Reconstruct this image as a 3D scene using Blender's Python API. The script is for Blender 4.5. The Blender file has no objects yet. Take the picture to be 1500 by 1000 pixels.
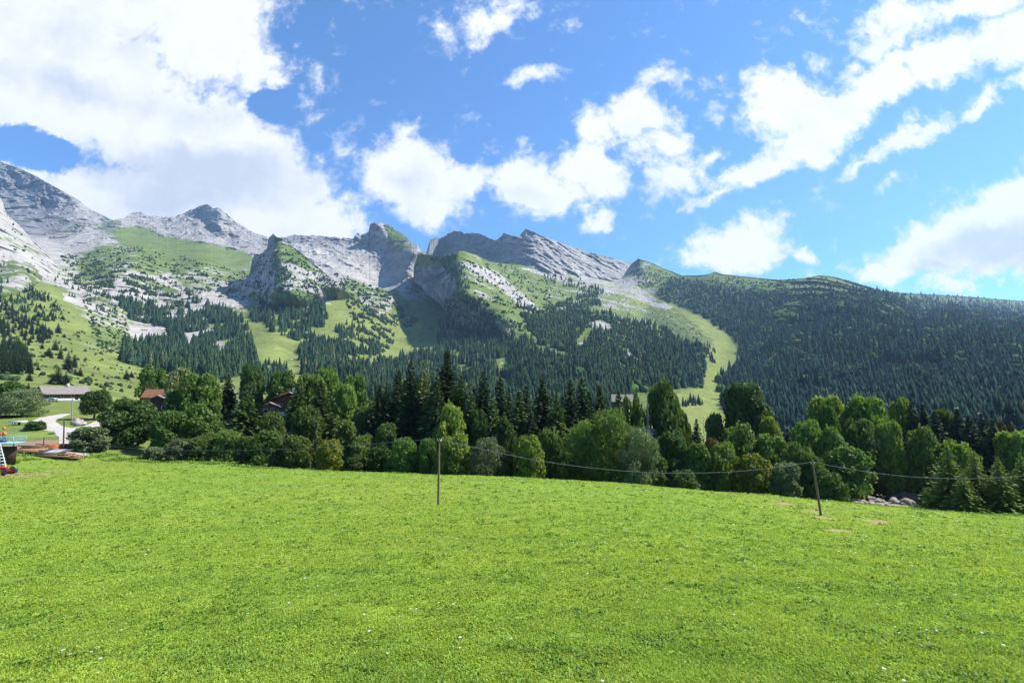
import bpy, math, random
import numpy as np
R = math.radians
rng = np.random.default_rng(7)
random.seed(7)
C = bpy.context.scene.collection

# ---------------------------------------------------------------- camera
F = 708.0; HORIZON = 570.0
PITCH = math.atan((HORIZON-500)/F)
cam = bpy.data.cameras.new('camera'); cam.sensor_width = 36; cam.lens = 36*F/1500
cam.clip_start = 0.1; cam.clip_end = 30000
co = bpy.data.objects.new('camera', cam); C.objects.link(co)
co.location = (0, 0, 0); co.rotation_euler = (R(90)+PITCH, 0, 0)
bpy.context.scene.camera = co

# ---------------------------------------------------------------- light
SUN_AZ, SUN_EL = 80.0, 50.0            # clockwise from the view direction (+Y), above the horizon
sd = np.array([math.sin(R(SUN_AZ))*math.cos(R(SUN_EL)), math.cos(R(SUN_AZ))*math.cos(R(SUN_EL)), math.sin(R(SUN_EL))])
sl = bpy.data.lights.new('sun', 'SUN'); sl.energy = 5.0; sl.angle = R(0.5); sl.color = (1.0, 0.955, 0.88)
so = bpy.data.objects.new('sun', sl); C.objects.link(so)
so.rotation_euler = (R(90-SUN_EL), 0, R(180-SUN_AZ))
sc = bpy.context.scene
sc.view_settings.view_transform = 'Standard'; sc.view_settings.look = 'None'
sc.view_settings.exposure = 0.96; sc.view_settings.gamma = 1
sc.cycles.max_bounces = 6; sc.cycles.diffuse_bounces = 3; sc.cycles.transmission_bounces = 3
sc.cycles.transparent_max_bounces = 8; sc.cycles.volume_bounces = 0
sc.cycles.use_adaptive_sampling = True; sc.cycles.adaptive_threshold = 0.02

def uv_of(px, py):
    x = (np.asarray(px, float)-750)/F; y = (500-np.asarray(py, float))/F
    d = math.cos(PITCH)-y*math.sin(PITCH)
    return x/d, (math.sin(PITCH)+y*math.cos(PITCH))/d

def at(px, py, Y):
    u, v = uv_of(px, py)
    return np.stack(np.broadcast_arrays(u*Y, np.asarray(Y, float), v*Y), -1)

# ---------------------------------------------------------------- world: Nishita sky and clouds by direction
w = bpy.data.worlds.new('World'); sc.world = w; w.use_nodes = True
nt = w.node_tree; nt.nodes.clear(); L = nt.links
def N(t, **k):
    n = nt.nodes.new(t)
    for a, b in k.items(): setattr(n, a, b)
    return n
def M(op, a, b=None, c=None, clamp=False):
    n = nt.nodes.new('ShaderNodeMath'); n.operation = op; n.use_clamp = clamp
    for i, x in enumerate((a, b, c)):
        if x is None: continue
        if isinstance(x, (int, float)): n.inputs[i].default_value = x
        else: L.new(x, n.inputs[i])
    return n.outputs[0]
sky = N('ShaderNodeTexSky', sky_type='NISHITA', sun_disc=False)
sky.sun_elevation = R(SUN_EL); sky.sun_rotation = R(SUN_AZ); sky.altitude = 1200; sky.air_density = 1.0; sky.dust_density = 0.55; sky.ozone_density = 1.6
tc = N('ShaderNodeTexCoord'); sp = N('ShaderNodeSeparateXYZ'); L.new(tc.outputs['Generated'], sp.inputs[0])
yy = M('MAXIMUM', M('ABSOLUTE', sp.outputs[1]), 0.05)
cu = M('DIVIDE', sp.outputs[0], yy); cv = M('DIVIDE', sp.outputs[2], yy)
cb = N('ShaderNodeCombineXYZ'); L.new(cu, cb.inputs[0]); L.new(cv, cb.inputs[1])
L.new(M('MULTIPLY', M('LESS_THAN', sp.outputs[1], 0.0), 3.7), cb.inputs[2])
UV = cb.outputs[0]
def noise(vec, scale, detail, rough, dist=0.0, off=(0, 0, 0), st=(1, 1, 1)):
    m = N('ShaderNodeMapping'); m.inputs['Location'].default_value = off; m.inputs['Scale'].default_value = st
    L.new(vec, m.inputs[0])
    n = N('ShaderNodeTexNoise'); n.inputs['Scale'].default_value = scale; n.inputs['Detail'].default_value = detail
    n.inputs['Roughness'].default_value = rough; n.inputs['Distortion'].default_value = dist
    L.new(m.outputs[0], n.inputs['Vector']); return n
# domain warp so the cloud edges billow
wn = noise(UV, 6.0, 8, 0.62)
vs = N('ShaderNodeVectorMath', operation='SUBTRACT'); L.new(wn.outputs['Color'], vs.inputs[0]); vs.inputs[1].default_value = (.5, .5, .5)
vm = N('ShaderNodeVectorMath', operation='SCALE'); L.new(vs.outputs[0], vm.inputs[0]); vm.inputs['Scale'].default_value = 0.16
va = N('ShaderNodeVectorMath', operation='ADD'); L.new(UV, va.inputs[0]); L.new(vm.outputs[0], va.inputs[1])
WUV = va.outputs[0]
def field(blobs):
    acc = None
    for (px, py, rx, ry, ang, s) in blobs:
        u, v = uv_of(px, py)
        m = N('ShaderNodeMapping', vector_type='TEXTURE')
        m.inputs['Location'].default_value = (float(u), float(v), 0)
        m.inputs['Rotation'].default_value = (0, 0, R(ang))
        m.inputs['Scale'].default_value = (rx/F, ry/F, 2.0)
        L.new(WUV, m.inputs[0])
        g = N('ShaderNodeTexGradient', gradient_type='SPHERICAL'); L.new(m.outputs[0], g.inputs[0])
        o = M('MULTIPLY', g.outputs['Fac'], s)
        acc = o if acc is None else M('MAXIMUM', acc, o)
    return acc
CLOUDS = [  # px, py, rx, ry, angle(deg ccw), strength
 (90, -20, 420, 190, 0, 1.6), (60, 110, 330, 160, 0, 1.6), (310, 40, 150, 120, 30, 1.5), (250, 190, 220, 120, -20, 1.6),
 (370, 90, 70, 90, 10, .9), (370, 270, 190, 120, -30, 1.5), (200, 290, 240, 90, -5, 1.4), (460, 320, 110, 75, -20, 1.2),
 (20, 250, 120, 60, 0, .95), (350, 340, 240, 70, 0, 1.3), (0, 60, 230, 140, 0, 1.5), (400, 110, 40, 40, 0, .8),
 (600, 255, 100, 78, -5, 1.35), (560, 245, 75, 70, 0, 1.0), (670, 262, 75, 60, 0, 1.1), (640, 300, 70, 50, 0, .75), (610, 190, 50, 35, 30, .5),
 (770, 265, 90, 68, 0, 1.25), (810, 280, 75, 55, 0, 1.0), (850, 240, 75, 60, 30, 1.1), (870, 190, 65, 55, 50, .9), (740, 240, 40, 40, 0, .7),
 (880, 250, 55, 60, 0, .95), (940, 170, 80, 50, -20, 1.1), (975, 215, 75, 60, -40, 1.0), (990, 255, 70, 50, 0, 1.0), (1030, 235, 55, 30, 20, .7), (925, 140, 55, 35, 0, .7), (970, 105, 55, 24, 25, .5),
 (880, 318, 50, 20, 30, .8), (850, 305, 50, 20, 0, .55),
 (1165, 160, 100, 75, 0, 1.35), (1140, 130, 70, 55, 10, 1.0), (1230, 175, 110, 50, 25, 1.25), (1290, 130, 150, 48, 32, 1.15), (1380, 85, 150, 50, 25, 1.2), (1480, 60, 140, 70, 20, 1.3), (1120, 245, 140, 36, 25, 1.1), (1050, 288, 100, 16, 20, .75), (1190, 210, 120, 45, 20, 1.1),
 (1340, 25, 130, 60, 20, 1.0), (1300, 60, 80, 40, 20, .8), (1420, 0, 150, 50, 10, .9), (1250, 100, 60, 40, 60, .55), (1190, 90, 40, 60, 60, .42),
 (1320, 210, 140, 30, 27, 1.0), (1270, 240, 80, 22, 25, .8), (1430, 160, 120, 20, 28, .65), (1310, 275, 40, 14, 20, .45), (1500, 120, 90, 26, 25, .7),
 (1090, 370, 120, 48, 5, 1.15), (1130, 340, 70, 40, 15, .85), (1040, 385, 60, 30, 0, .9), (1170, 375, 50, 24, 0, .75),
 (1440, 350, 170, 75, 12, 1.5), (1340, 375, 110, 42, 5, 1.1), (1280, 395, 55, 26, 0, .9), (1500, 290, 110, 60, 30, 1.4), (1400, 412, 90, 22, 10, .8), (1560, 350, 200, 90, 0, 1.5), (1465, 408, 40, 14, 0, .5),
 (725, 35, 62, 75, -60, .95), (745, 10, 60, 40, 0, .75), (790, 112, 85, 30, 18, .62), (690, 60, 40, 40, 0, .4), (650, 45, 40, 50, -40, .36), (460, 120, 55, 60, 40, .36), (500, 205, 45, 60, -50, .42), (505, 290, 60, 40, 0, .6), (450, 160, 50, 50, 0, .32),
 (1040, 165, 50, 40, 0, .4), (1140, 305, 25, 14, 0, .4), (1000, 300, 70, 12, 15, .45),
]
mask = field(CLOUDS)
edge = noise(UV, 7.0, 9, 0.66, 0.35)
edge2 = noise(UV, 26.0, 6, 0.62, 0.3)
nn = M('ADD', M('MULTIPLY', M('SUBTRACT', edge.outputs['Fac'], .5), 1.9), M('MULTIPLY', M('SUBTRACT', edge2.outputs['Fac'], .5), 1.05))
holes = field([(55, 222, 75, 36, -10, 1.5), (395, 150, 45, 30, 0, .9), (10, 200, 60, 24, 0, .8)])
raw = M('ADD', M('SUBTRACT', M('MULTIPLY', mask, 1.12), M('MULTIPLY', holes, 1.5)), nn)
mr = N('ShaderNodeMapRange', interpolation_type='SMOOTHSTEP'); L.new(raw, mr.inputs[0]); mr.inputs[1].default_value = .10; mr.inputs[2].default_value = .74
dens = mr.outputs[0]
# general clouds away from the photographed part of the sky
# tone of the clouds: shade of the bases put in as grey, thin edges white
greyf = field([(300, 250, 240, 55, -8, 1.0), (250, 285, 130, 50, 0, .9), (330, 265, 100, 50, 0, .8), (120, 130, 330, 45, -12, .45), (130, 60, 260, 60, -10, .35), (600, 262, 60, 30, -10, .4), (150, 235, 120, 50, -25, .75), (440, 40, 60, 60, 0, .0),
               (1450, 355, 130, 48, 12, 1.15), (1380, 388, 80, 20, 5, .7), (1500, 380, 120, 25, 0, .7), (1560, 370, 120, 60, 0, 1.0), (770, 285, 70, 24, 0, .35), (1100, 385, 60, 20, 0, .3)])
gn = noise(WUV, 6.0, 6, 0.6, 0.2, off=(3.1, 1.7, 0))
gn2 = noise(WUV, 14.0, 7, 0.62, 0.3, off=(.02, -.03, 0))
g1 = M('MULTIPLY_ADD', M('SUBTRACT', gn.outputs['Fac'], .42), 1.1, greyf)
gm = N('ShaderNodeMapRange', interpolation_type='SMOOTHSTEP'); L.new(g1, gm.inputs[0]); gm.inputs[1].default_value = 0.0; gm.inputs[2].default_value = .85
g2 = M('MULTIPLY_ADD', M('SUBTRACT', gn2.outputs['Fac'], .5), .95, gm.outputs[0], clamp=True)
cc = N('ShaderNodeMix', data_type='RGBA'); L.new(g2, cc.inputs['Factor'])
cc.inputs['A'].default_value = (5.7, 5.75, 5.9, 1); cc.inputs['B'].default_value = (3.6, 3.95, 4.5, 1)
mx = N('ShaderNodeMix', data_type='RGBA'); L.new(dens, mx.inputs['Factor'])
tint = N('ShaderNodeMix', data_type='RGBA', blend_type='MULTIPLY'); tint.inputs['Factor'].default_value = 1
L.new(sky.outputs[0], tint.inputs['A']); tint.inputs['B'].default_value = (0.54, 0.90, 1.22, 1); SKYTINT = tint
L.new(tint.outputs['Result'], mx.inputs['A']); L.new(cc.outputs['Result'], mx.inputs['B'])
bg = N('ShaderNodeBackground'); bg.inputs['Strength'].default_value = 0.10; L.new(mx.outputs['Result'], bg.inputs[0])
wo = N('ShaderNodeOutputWorld'); L.new(bg.outputs[0], wo.inputs[0])

# ---------------------------------------------------------------- helpers
def tag(o, label=None, cat=None, group=None, kind=None):
    if label: o['label'] = label
    if cat: o['category'] = cat
    if group: o['group'] = group
    if kind: o['kind'] = kind
    return o
def empty(name, loc, rz=0):
    o = bpy.data.objects.new(name, None); o.empty_display_size = .5; C.objects.link(o)
    o.location = [float(x) for x in loc]; o.rotation_euler = (0, 0, rz); return o
def mesh_np(name, V, faces, mat=None, smooth=False, cols=None, attrs=None):
    """faces: int array (n,3) or (n,4)."""
    me = bpy.data.meshes.new(name); V = np.asarray(V, np.float32); faces = np.asarray(faces, np.int32)
    k = faces.shape[1]
    me.vertices.add(len(V)); me.vertices.foreach_set('co', V.ravel())
    me.loops.add(faces.size); me.loops.foreach_set('vertex_index', faces.ravel())
    me.polygons.add(len(faces)); me.polygons.foreach_set('loop_start', np.arange(0, faces.size, k, dtype=np.int32))
    try: me.polygons.foreach_set('loop_total', np.full(len(faces), k, np.int32))
    except Exception: pass
    if smooth: me.polygons.foreach_set('use_smooth', np.ones(len(faces), bool))
    if cols is not None:
        a = me.color_attributes.new('Col', 'FLOAT_COLOR', 'POINT')
        c4 = np.ones((len(V), 4), np.float32); c4[:, :cols.shape[1]] = cols; a.data.foreach_set('color', c4.ravel())
    if attrs:
        for n, v in attrs.items():
            a = me.attributes.new(n, 'FLOAT', 'POINT'); a.data.foreach_set('value', np.asarray(v, np.float32).ravel())
    if mat: me.materials.append(mat)
    me.update(calc_edges=True); return me
def link(name, me, parent=None):
    o = bpy.data.objects.new(name, me); C.objects.link(o)
    if parent: o.parent = parent
    return o

def _hash(ix, iy, s):
    h = (ix.astype(np.int64)*374761393 + iy.astype(np.int64)*668265263 + s*1442695041) & 0xffffffff
    h = ((h ^ (h >> 13))*1274126177) & 0xffffffff
    return (h ^ (h >> 16)) & 0xffffffff
def pn(x, y, s=0):
    """gradient noise about -1..1"""
    x = np.asarray(x, float); y = np.asarray(y, float)
    ix = np.floor(x); iy = np.floor(y); fx = x-ix; fy = y-iy
    u = fx*fx*fx*(fx*(fx*6-15)+10); v = fy*fy*fy*(fy*(fy*6-15)+10)
    def g(a, b):
        t = _hash(ix+a, iy+b, s)/4294967296.0*6.2831853
        return np.cos(t)*(fx-a)+np.sin(t)*(fy-b)
    return ((g(0, 0)*(1-u)+g(1, 0)*u)*(1-v)+(g(0, 1)*(1-u)+g(1, 1)*u)*v)*1.5
def fbm(x, y, o=5, s=0, gain=.5):
    r = 0; a = 1; t = 0
    for i in range(o):
        r = r+a*pn(x*2**i+i*7.3, y*2**i-i*3.1, s+i); t += a; a *= gain
    return r/t
def ridged(x, y, o=5, s=0, gain=.55):
    r = 0; a = 1; t = 0; w_ = 1
    for i in range(o):
        n = 1-np.abs(pn(x*2**i+i*5.3, y*2**i+i*9.1, s+i)); n = n*n
        r = r+a*n*w_; w_ = np.clip(n*1.4, 0, 1); t += a; a *= gain
    return r/t
def sst(a, b, x):
    t = np.clip((x-a)/(b-a), 0, 1); return t*t*(3-2*t)
class TPS:
    def __init__(s, P, val, lam=0.0, sx=1.0):
        P = np.array(P, float)/sx; s.sx = sx; s.P = P; n = len(P)
        d = np.linalg.norm(P[:, None]-P[None], axis=2); K = np.where(d > 0, d*d*np.log(d+1e-12), 0)+lam*np.eye(n)
        A = np.zeros((n+3, n+3)); A[:n, :n] = K; A[:n, n] = 1; A[:n, n+1:] = P; A[n, :n] = 1; A[n+1:, :n] = P.T
        b = np.zeros(n+3); b[:n] = val; s.w = np.linalg.solve(A, b)
    def __call__(s, x, y):
        x = np.asarray(x, float)/s.sx; y = np.asarray(y, float)/s.sx; sh = x.shape; x = x.ravel(); y = y.ravel()
        out = np.empty(len(x)); n = len(s.P)
        for i in range(0, len(x), 60000):
            a = x[i:i+60000, None]-s.P[None, :, 0]; b = y[i:i+60000, None]-s.P[None, :, 1]
            d2 = a*a+b*b; K = .5*d2*np.log(d2+1e-12)
            out[i:i+60000] = K@s.w[:n]+s.w[n]+s.w[n+1]*x[i:i+60000]+s.w[n+2]*y[i:i+60000]
        return out.reshape(sh)
def poly_sd(px, py, poly):
    """signed distance, positive inside"""
    P = np.array(poly, float); best = np.full(px.shape, 1e9); ins = np.zeros(px.shape, bool)
    for i in range(len(P)):
        a = P[i]; b = P[(i+1) % len(P)]; e = b-a; wx = px-a[0]; wy = py-a[1]
        t = np.clip((wx*e[0]+wy*e[1])/(e@e+1e-9), 0, 1)
        best = np.minimum(best, (wx-t*e[0])**2+(wy-t*e[1])**2)
        if a[1] != b[1]:
            c = ((a[1] > py) != (b[1] > py)) & (px < (b[0]-a[0])*(py-a[1])/(b[1]-a[1])+a[0]); ins ^= c
    d = np.sqrt(best); return np.where(ins, d, -d)
def grid_faces(nr, nc):
    i = np.arange(nr-1)[:, None]*nc+np.arange(nc-1)[None]
    return np.stack([i, i+1, i+nc+1, i+nc], -1).reshape(-1, 4)

# ---------------------------------------------------------------- materials
def mat(name):
    m = bpy.data.materials.new(name); m.use_nodes = True; n = m.node_tree; b = n.nodes['Principled BSDF']
    b.inputs['Specular IOR Level'].default_value = .25; b.inputs['Roughness'].default_value = .8; return m, n, b
def simple(name, col, rough=.8, scale=6, amt=.35, bump=.0, metal=0, stretch=(1, 1, 1)):
    m, n, b = mat(name); t = n.nodes.new('ShaderNodeTexCoord'); mp = n.nodes.new('ShaderNodeMapping'); mp.inputs['Scale'].default_value = stretch
    n.links.new(t.outputs['Object'], mp.inputs[0])
    no = n.nodes.new('ShaderNodeTexNoise'); no.inputs['Scale'].default_value = scale; no.inputs['Detail'].default_value = 6; no.inputs['Roughness'].default_value = .65
    n.links.new(mp.outputs[0], no.inputs['Vector'])
    r = n.nodes.new('ShaderNodeMapRange'); r.inputs[1].default_value = .3; r.inputs[2].default_value = .7; r.inputs[3].default_value = 1-amt; r.inputs[4].default_value = 1+amt
    n.links.new(no.outputs['Fac'], r.inputs[0])
    mx = n.nodes.new('ShaderNodeMix'); mx.data_type = 'RGBA'; mx.blend_type = 'MULTIPLY'; mx.inputs['Factor'].default_value = 1
    mx.inputs['A'].default_value = (*col, 1); n.links.new(r.outputs[0], mx.inputs['B'])
    n.links.new(mx.outputs['Result'], b.inputs['Base Color']); b.inputs['Roughness'].default_value = rough; b.inputs['Metallic'].default_value = metal
    if bump:
        bp = n.nodes.new('ShaderNodeBump'); bp.inputs['Strength'].default_value = .8; bp.inputs['Distance'].default_value = bump
        n.links.new(no.outputs['Fac'], bp.inputs['Height']); n.links.new(bp.outputs[0], b.inputs['Normal'])
    return m
def foliage(name, col, col2, trans=.35, attr=False, scale=1.2):
    """leaf surface: diffuse + translucent, tone varied between clumps and between trees"""
    m = bpy.data.materials.new(name); m.use_nodes = True; n = m.node_tree; n.nodes.clear(); K = n.links.new
    g = n.nodes.new('ShaderNodeNewGeometry'); oi = n.nodes.new('ShaderNodeObjectInfo')
    no = n.nodes.new('ShaderNodeTexNoise'); no.inputs['Scale'].default_value = scale; no.inputs['Detail'].default_value = 3
    K(g.outputs['Position'], no.inputs['Vector'])
    a = n.nodes.new('ShaderNodeMath'); a.operation = 'MULTIPLY_ADD'; K(g.outputs['Random Per Island'], a.inputs[0]); a.inputs[1].default_value = .55; K(no.outputs['Fac'], a.inputs[2])
    r = n.nodes.new('ShaderNodeMapRange'); r.inputs[1].default_value = .35; r.inputs[2].default_value = 1.15; K(a.outputs[0], r.inputs[0])
    mx = n.nodes.new('ShaderNodeMix'); mx.data_type = 'RGBA'; mx.inputs['A'].default_value = (*col, 1); mx.inputs['B'].default_value = (*col2, 1); K(r.outputs[0], mx.inputs['Factor'])
    last = mx.outputs['Result']
    if attr:
        at_ = n.nodes.new('ShaderNodeAttribute'); at_.attribute_name = 'Col'
        m2 = n.nodes.new('ShaderNodeMix'); m2.data_type = 'RGBA'; m2.blend_type = 'MULTIPLY'; m2.inputs['Factor'].default_value = 1
        K(last, m2.inputs['A']); K(at_.outputs['Color'], m2.inputs['B']); last = m2.outputs['Result']
    else:
        hs = n.nodes.new('ShaderNodeHueSaturation')
        for k_, lo, hi, mul in (('Hue', .485, .515, 1), ('Value', .78, 1.25, 7.3)):
            mm = n.nodes.new('ShaderNodeMath'); mm.operation = 'MULTIPLY'; K(oi.outputs['Random'], mm.inputs[0]); mm.inputs[1].default_value = mul
            fr = n.nodes.new('ShaderNodeMath'); fr.operation = 'FRACT'; K(mm.outputs[0], fr.inputs[0])
            q = n.nodes.new('ShaderNodeMapRange'); q.inputs[3].default_value = lo; q.inputs[4].default_value = hi; K(fr.outputs[0], q.inputs[0]); K(q.outputs[0], hs.inputs[k_])
        K(last, hs.inputs['Color']); last = hs.outputs['Color']
    d = n.nodes.new('ShaderNodeBsdfPrincipled'); d.inputs['Roughness'].default_value = .6 if scale > .1 else .9; d.inputs['Specular IOR Level'].default_value = .25 if scale > .1 else .03; K(last, d.inputs['Base Color'])
    t = n.nodes.new('ShaderNodeBsdfTranslucent'); br = n.nodes.new('ShaderNodeMix'); br.data_type = 'RGBA'; br.blend_type = 'MULTIPLY'; br.inputs['Factor'].default_value = 1
    br.inputs['B'].default_value = (1.3, 1.3, .5, 1); K(last, br.inputs['A']); K(br.outputs['Result'], t.inputs['Color'])
    ms = n.nodes.new('ShaderNodeMixShader'); ms.inputs[0].default_value = trans; K(d.outputs[0], ms.inputs[1]); K(t.outputs[0], ms.inputs[2])
    o = n.nodes.new('ShaderNodeOutputMaterial'); K(ms.outputs[0], o.inputs[0]); return m

def terrain_mat(name, scales, bumpd, detail_amt=.35, ysc=(1, 1, 1)):
    m, n, b = mat(name); K = n.links.new; b.inputs['Roughness'].default_value = .95; b.inputs['Specular IOR Level'].default_value = .08
    at_ = n.nodes.new('ShaderNodeAttribute'); at_.attribute_name = 'Col'; g = n.nodes.new('ShaderNodeNewGeometry')
    rk = n.nodes.new('ShaderNodeAttribute'); rk.attribute_name = 'rock'
    h = None; f = None
    mpn = n.nodes.new('ShaderNodeMapping'); mpn.inputs['Scale'].default_value = ysc; K(g.outputs['Position'], mpn.inputs[0])
    for i, (s, wgt) in enumerate(scales):
        no = n.nodes.new('ShaderNodeTexNoise'); no.inputs['Scale'].default_value = 1/s; no.inputs['Detail'].default_value = 7; no.inputs['Roughness'].default_value = .68
        K(mpn.outputs[0], no.inputs['Vector'])
        mm = n.nodes.new('ShaderNodeMath'); mm.operation = 'MULTIPLY_ADD'; K(no.outputs['Fac'], mm.inputs[0]); mm.inputs[1].default_value = wgt
        if f is None: mm.inputs[2].default_value = 0
        else: K(f, mm.inputs[2])
        f = mm.outputs[0]
    tot = sum(x for _, x in scales)
    r = n.nodes.new('ShaderNodeMapRange'); r.inputs[1].default_value = .3*tot; r.inputs[2].default_value = .7*tot; r.inputs[3].default_value = 1-detail_amt; r.inputs[4].default_value = 1+detail_amt; K(f, r.inputs[0])
    mx = n.nodes.new('ShaderNodeMix'); mx.data_type = 'RGBA'; mx.blend_type = 'MULTIPLY'; mx.inputs['Factor'].default_value = 1
    K(at_.outputs['Color'], mx.inputs['A']); K(r.outputs[0], mx.inputs['B']); K(mx.outputs['Result'], b.inputs['Base Color'])
    bs = n.nodes.new('ShaderNodeMapRange'); K(rk.outputs['Fac'], bs.inputs[0]); bs.inputs[3].default_value = .3; bs.inputs[4].default_value = 1.0
    bp = n.nodes.new('ShaderNodeBump'); bp.inputs['Distance'].default_value = bumpd; K(bs.outputs[0], bp.inputs['Strength']); K(f, bp.inputs['Height']); K(bp.outputs[0], b.inputs['Normal'])
    return m
# ---------------------------------------------------------------- near ground: field, gully of the stream, village shelf
GP = [(0,1000,13),(750,1000,12),(1500,1000,13),(-500,1000,14),(2000,1000,14),(750,800,29),(0,850,24),(1500,850,26.5),(642,740,52),(1203,755,61),(300,740,53),(0,740,50),
      (130,670,100),(300,678,97),(500,690,93),(700,698,90),(900,710,87),(1100,724,83),(1250,737,80),(1400,752,78),(1500,756,77),(1700,762,77),(0,690,84),(-300,685,84),
      (2100,760,78),(60,660,98),(30,650,106),(110,650,108),(-200,650,108),(110,630,127),(80,612,150),(30,620,135),(150,618,145),(90,586,198),(180,600,185),(-200,600,190),(300,618,160),(400,622,165),
      (500,628,170),(50,574,240),(150,582,240),(-300,580,240),(250,598,250),(400,612,300),(600,640,400),(750,650,450),(1000,652,520),(1300,660,520),(1800,665,520),(1200,680,300),(1500,690,260),(900,680,260),(700,672,230),(1300,700,190),(1700,720,170)]
gx = []; gz_ = []
for (a, b_, y) in GP:
    p = at(a, b_, y); gx.append(p[:2]); gz_.append(p[2])
# points given directly by world position: behind the crest of the field the ground drops to the stream
for (a, y, dz) in [(300,112,-2.2),(500,108,-4),(700,106,-4.5),(900,104,-5.5),(1100,100,-5.5),(500,140,-2.5),(700,140,-4.5),(900,140,-5),(1100,135,-6),(250,140,1.0),(1500,98,-3.5),(1750,100,-4)]:
    u, v = uv_of(a, 690+ (a-500)*.065); gx.append([u*y, y]); gz_.append(v*90+dz)
for (a, b_, y) in [(1260,731,104),(1300,729,110),(1335,738,106),(1320,716,126)]:
    p = at(a, b_, y); gx.append(p[:2]); gz_.append(p[2])
for (x, y, z) in [(-30,-25,0.5),(30,-25,-.5),(0,-10,-3.2),(-60,-25,1),(60,-25,-4),(-500,100,-6),(500,100,-60),(-400,225,-4),(700,400,-50)]:
    gx.append([x, y]); gz_.append(z)
GT = TPS(gx, gz_, lam=.003, sx=100.)
def gzf(X, Y):
    X = np.asarray(X, float); Y = np.asarray(Y, float)
    far = sst(60, 120, Y)
    return GT(X, Y)+.16*fbm(X/9, Y/6, 3, 5)+.10*fbm(X/2.3, Y/1.7, 2, 9)*(1-far)+far*.5*fbm(X/14, Y/14, 3, 31)
def gz1(x, y): return float(gzf(np.array([x]), np.array([y]))[0])
def ghit(px, py, ymin=8, ymax=330):
    """first point of the ground under an image direction"""
    u, v = uv_of(px, py); Y = np.geomspace(ymin, ymax, 500); z = gzf(u*Y, Y); k = np.where(z > v*Y)[0]
    if len(k) == 0: return np.array([u*ymax, ymax, z[-1]])
    k = k[0]; y = Y[k]
    if k: 
        a0 = z[k-1]-v*Y[k-1]; a1 = z[k]-v*Y[k]; y = Y[k-1]+(Y[k]-Y[k-1])*(-a0/(a1-a0))
    return np.array([u*y, y, gz1(u*y, y)])
nr, nc = 620, 560
uu = np.linspace(-1.5, 1.5, nc); q = np.linspace(0, 1, nr); Yr = -25+30*(np.exp(q*math.log(20.5))-1)
ymx = np.interp(uu, uv_of(np.array([-400,120,250,400,600,740,1000,1200,1500,1900]), 600)[0], [226,228,272,342,412,462,520,520,520,520])
Y = -25+(Yr[:, None]+25)/(Yr[-1]+25)*(ymx[None]+25)
X = uu[None]*(Y+32*sst(60, 0, Y)); Z = gzf(X, Y); Z = Z-4*sst(.94, 1, q)[:, None]**2
g1 = fbm(X/7, Y/5, 4, 11); g2 = fbm(X/30, Y/22, 3, 12); far = sst(84, 118, Y)
base = np.stack([.165+.03*g1+.03*g2, .235+.03*g1, .035+0*g1], -1)
wild = np.stack([.125+.05*g1, .165+.05*g1, .042+0*g1], -1)
wood = np.stack([.045+.02*g1, .055+.02*g1, .022+0*g1], -1)
dirt = np.array([.30, .20, .13])
wd = sst(96, 112, Y-.0*X)*sst(-58, -40, X-(Y-100)*-.55)
col = base*(1-far[..., None])+wild*far[..., None]; col = col*(1-wd[..., None])+wood*wd[..., None]
def patch(px, py, rx, ry, c, s=1., nz=.5):
    global col
    p = ghit(px, py); d = np.sqrt(((X-p[0])/rx)**2+((Y-p[1])/ry)**2)+nz*fbm(X/1.1, Y/1.6, 4, 77)
    k = (s*sst(1.05, .6, d))[..., None]; col = col*(1-k)+np.array(c)*k
PATCH = [(1207,758,2.4,1.6),(1235,778,1.9,1.0),(1280,763,1.9,1.1),(1250,788,1.8,.7),(1290,766,1.2,.8),(1150,738,1.6,1.3),(1190,748,1.2,.8)]
for (a, b_, rx, ry) in PATCH: patch(a, b_, rx, ry, (.30, .19, .12), .75, .9)
patch(35, 695, 6.0, 3.0, (.30, .21, .14), .7, 1.2); patch(75, 690, 5, 2.5, (.26, .22, .11), .4, 1.4)
patch(75, 650, 8, 6, (.25, .16, .12), .9, .5); patch(30, 655, 7, 6, (.25, .16, .12), .7)
patch(55, 636, 9, 6, (.16, .22, .05), .7); patch(108, 613, 9, 7, (.28, .24, .10), .5, .8)
patch(330, 606, 9, 6, (.30, .30, .06), .8, .4)
for a, b_ in ((1270,735),(1300,728),(1330,722)): patch(a, b_, 9, 7, (.27, .22, .18), 1, .5)
M_ground = terrain_mat('meadow_soil', [(6.0, .5), (.9, .7), (.15, .9)], .06, .45)
o = link('ground', mesh_np('ground', np.stack([X, Y, Z], -1).reshape(-1, 3), grid_faces(nr, nc), M_ground, True, col.reshape(-1, 3), {'rock': np.zeros(X.size)}))
tag(o, kind='structure')

# ---------------------------------------------------------------- mountains
def curve(pts):
    P = np.array(pts, float); return lambda x: np.interp(x, P[:, 0], P[:, 1])
# cover tones (albedo)
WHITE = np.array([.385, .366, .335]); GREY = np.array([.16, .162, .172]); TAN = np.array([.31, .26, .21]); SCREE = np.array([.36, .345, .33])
YEL = np.array([.168, .200, .055]); DK = np.array([.036, .056, .024]); PAS = np.array([.096, .138, .038])
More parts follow.
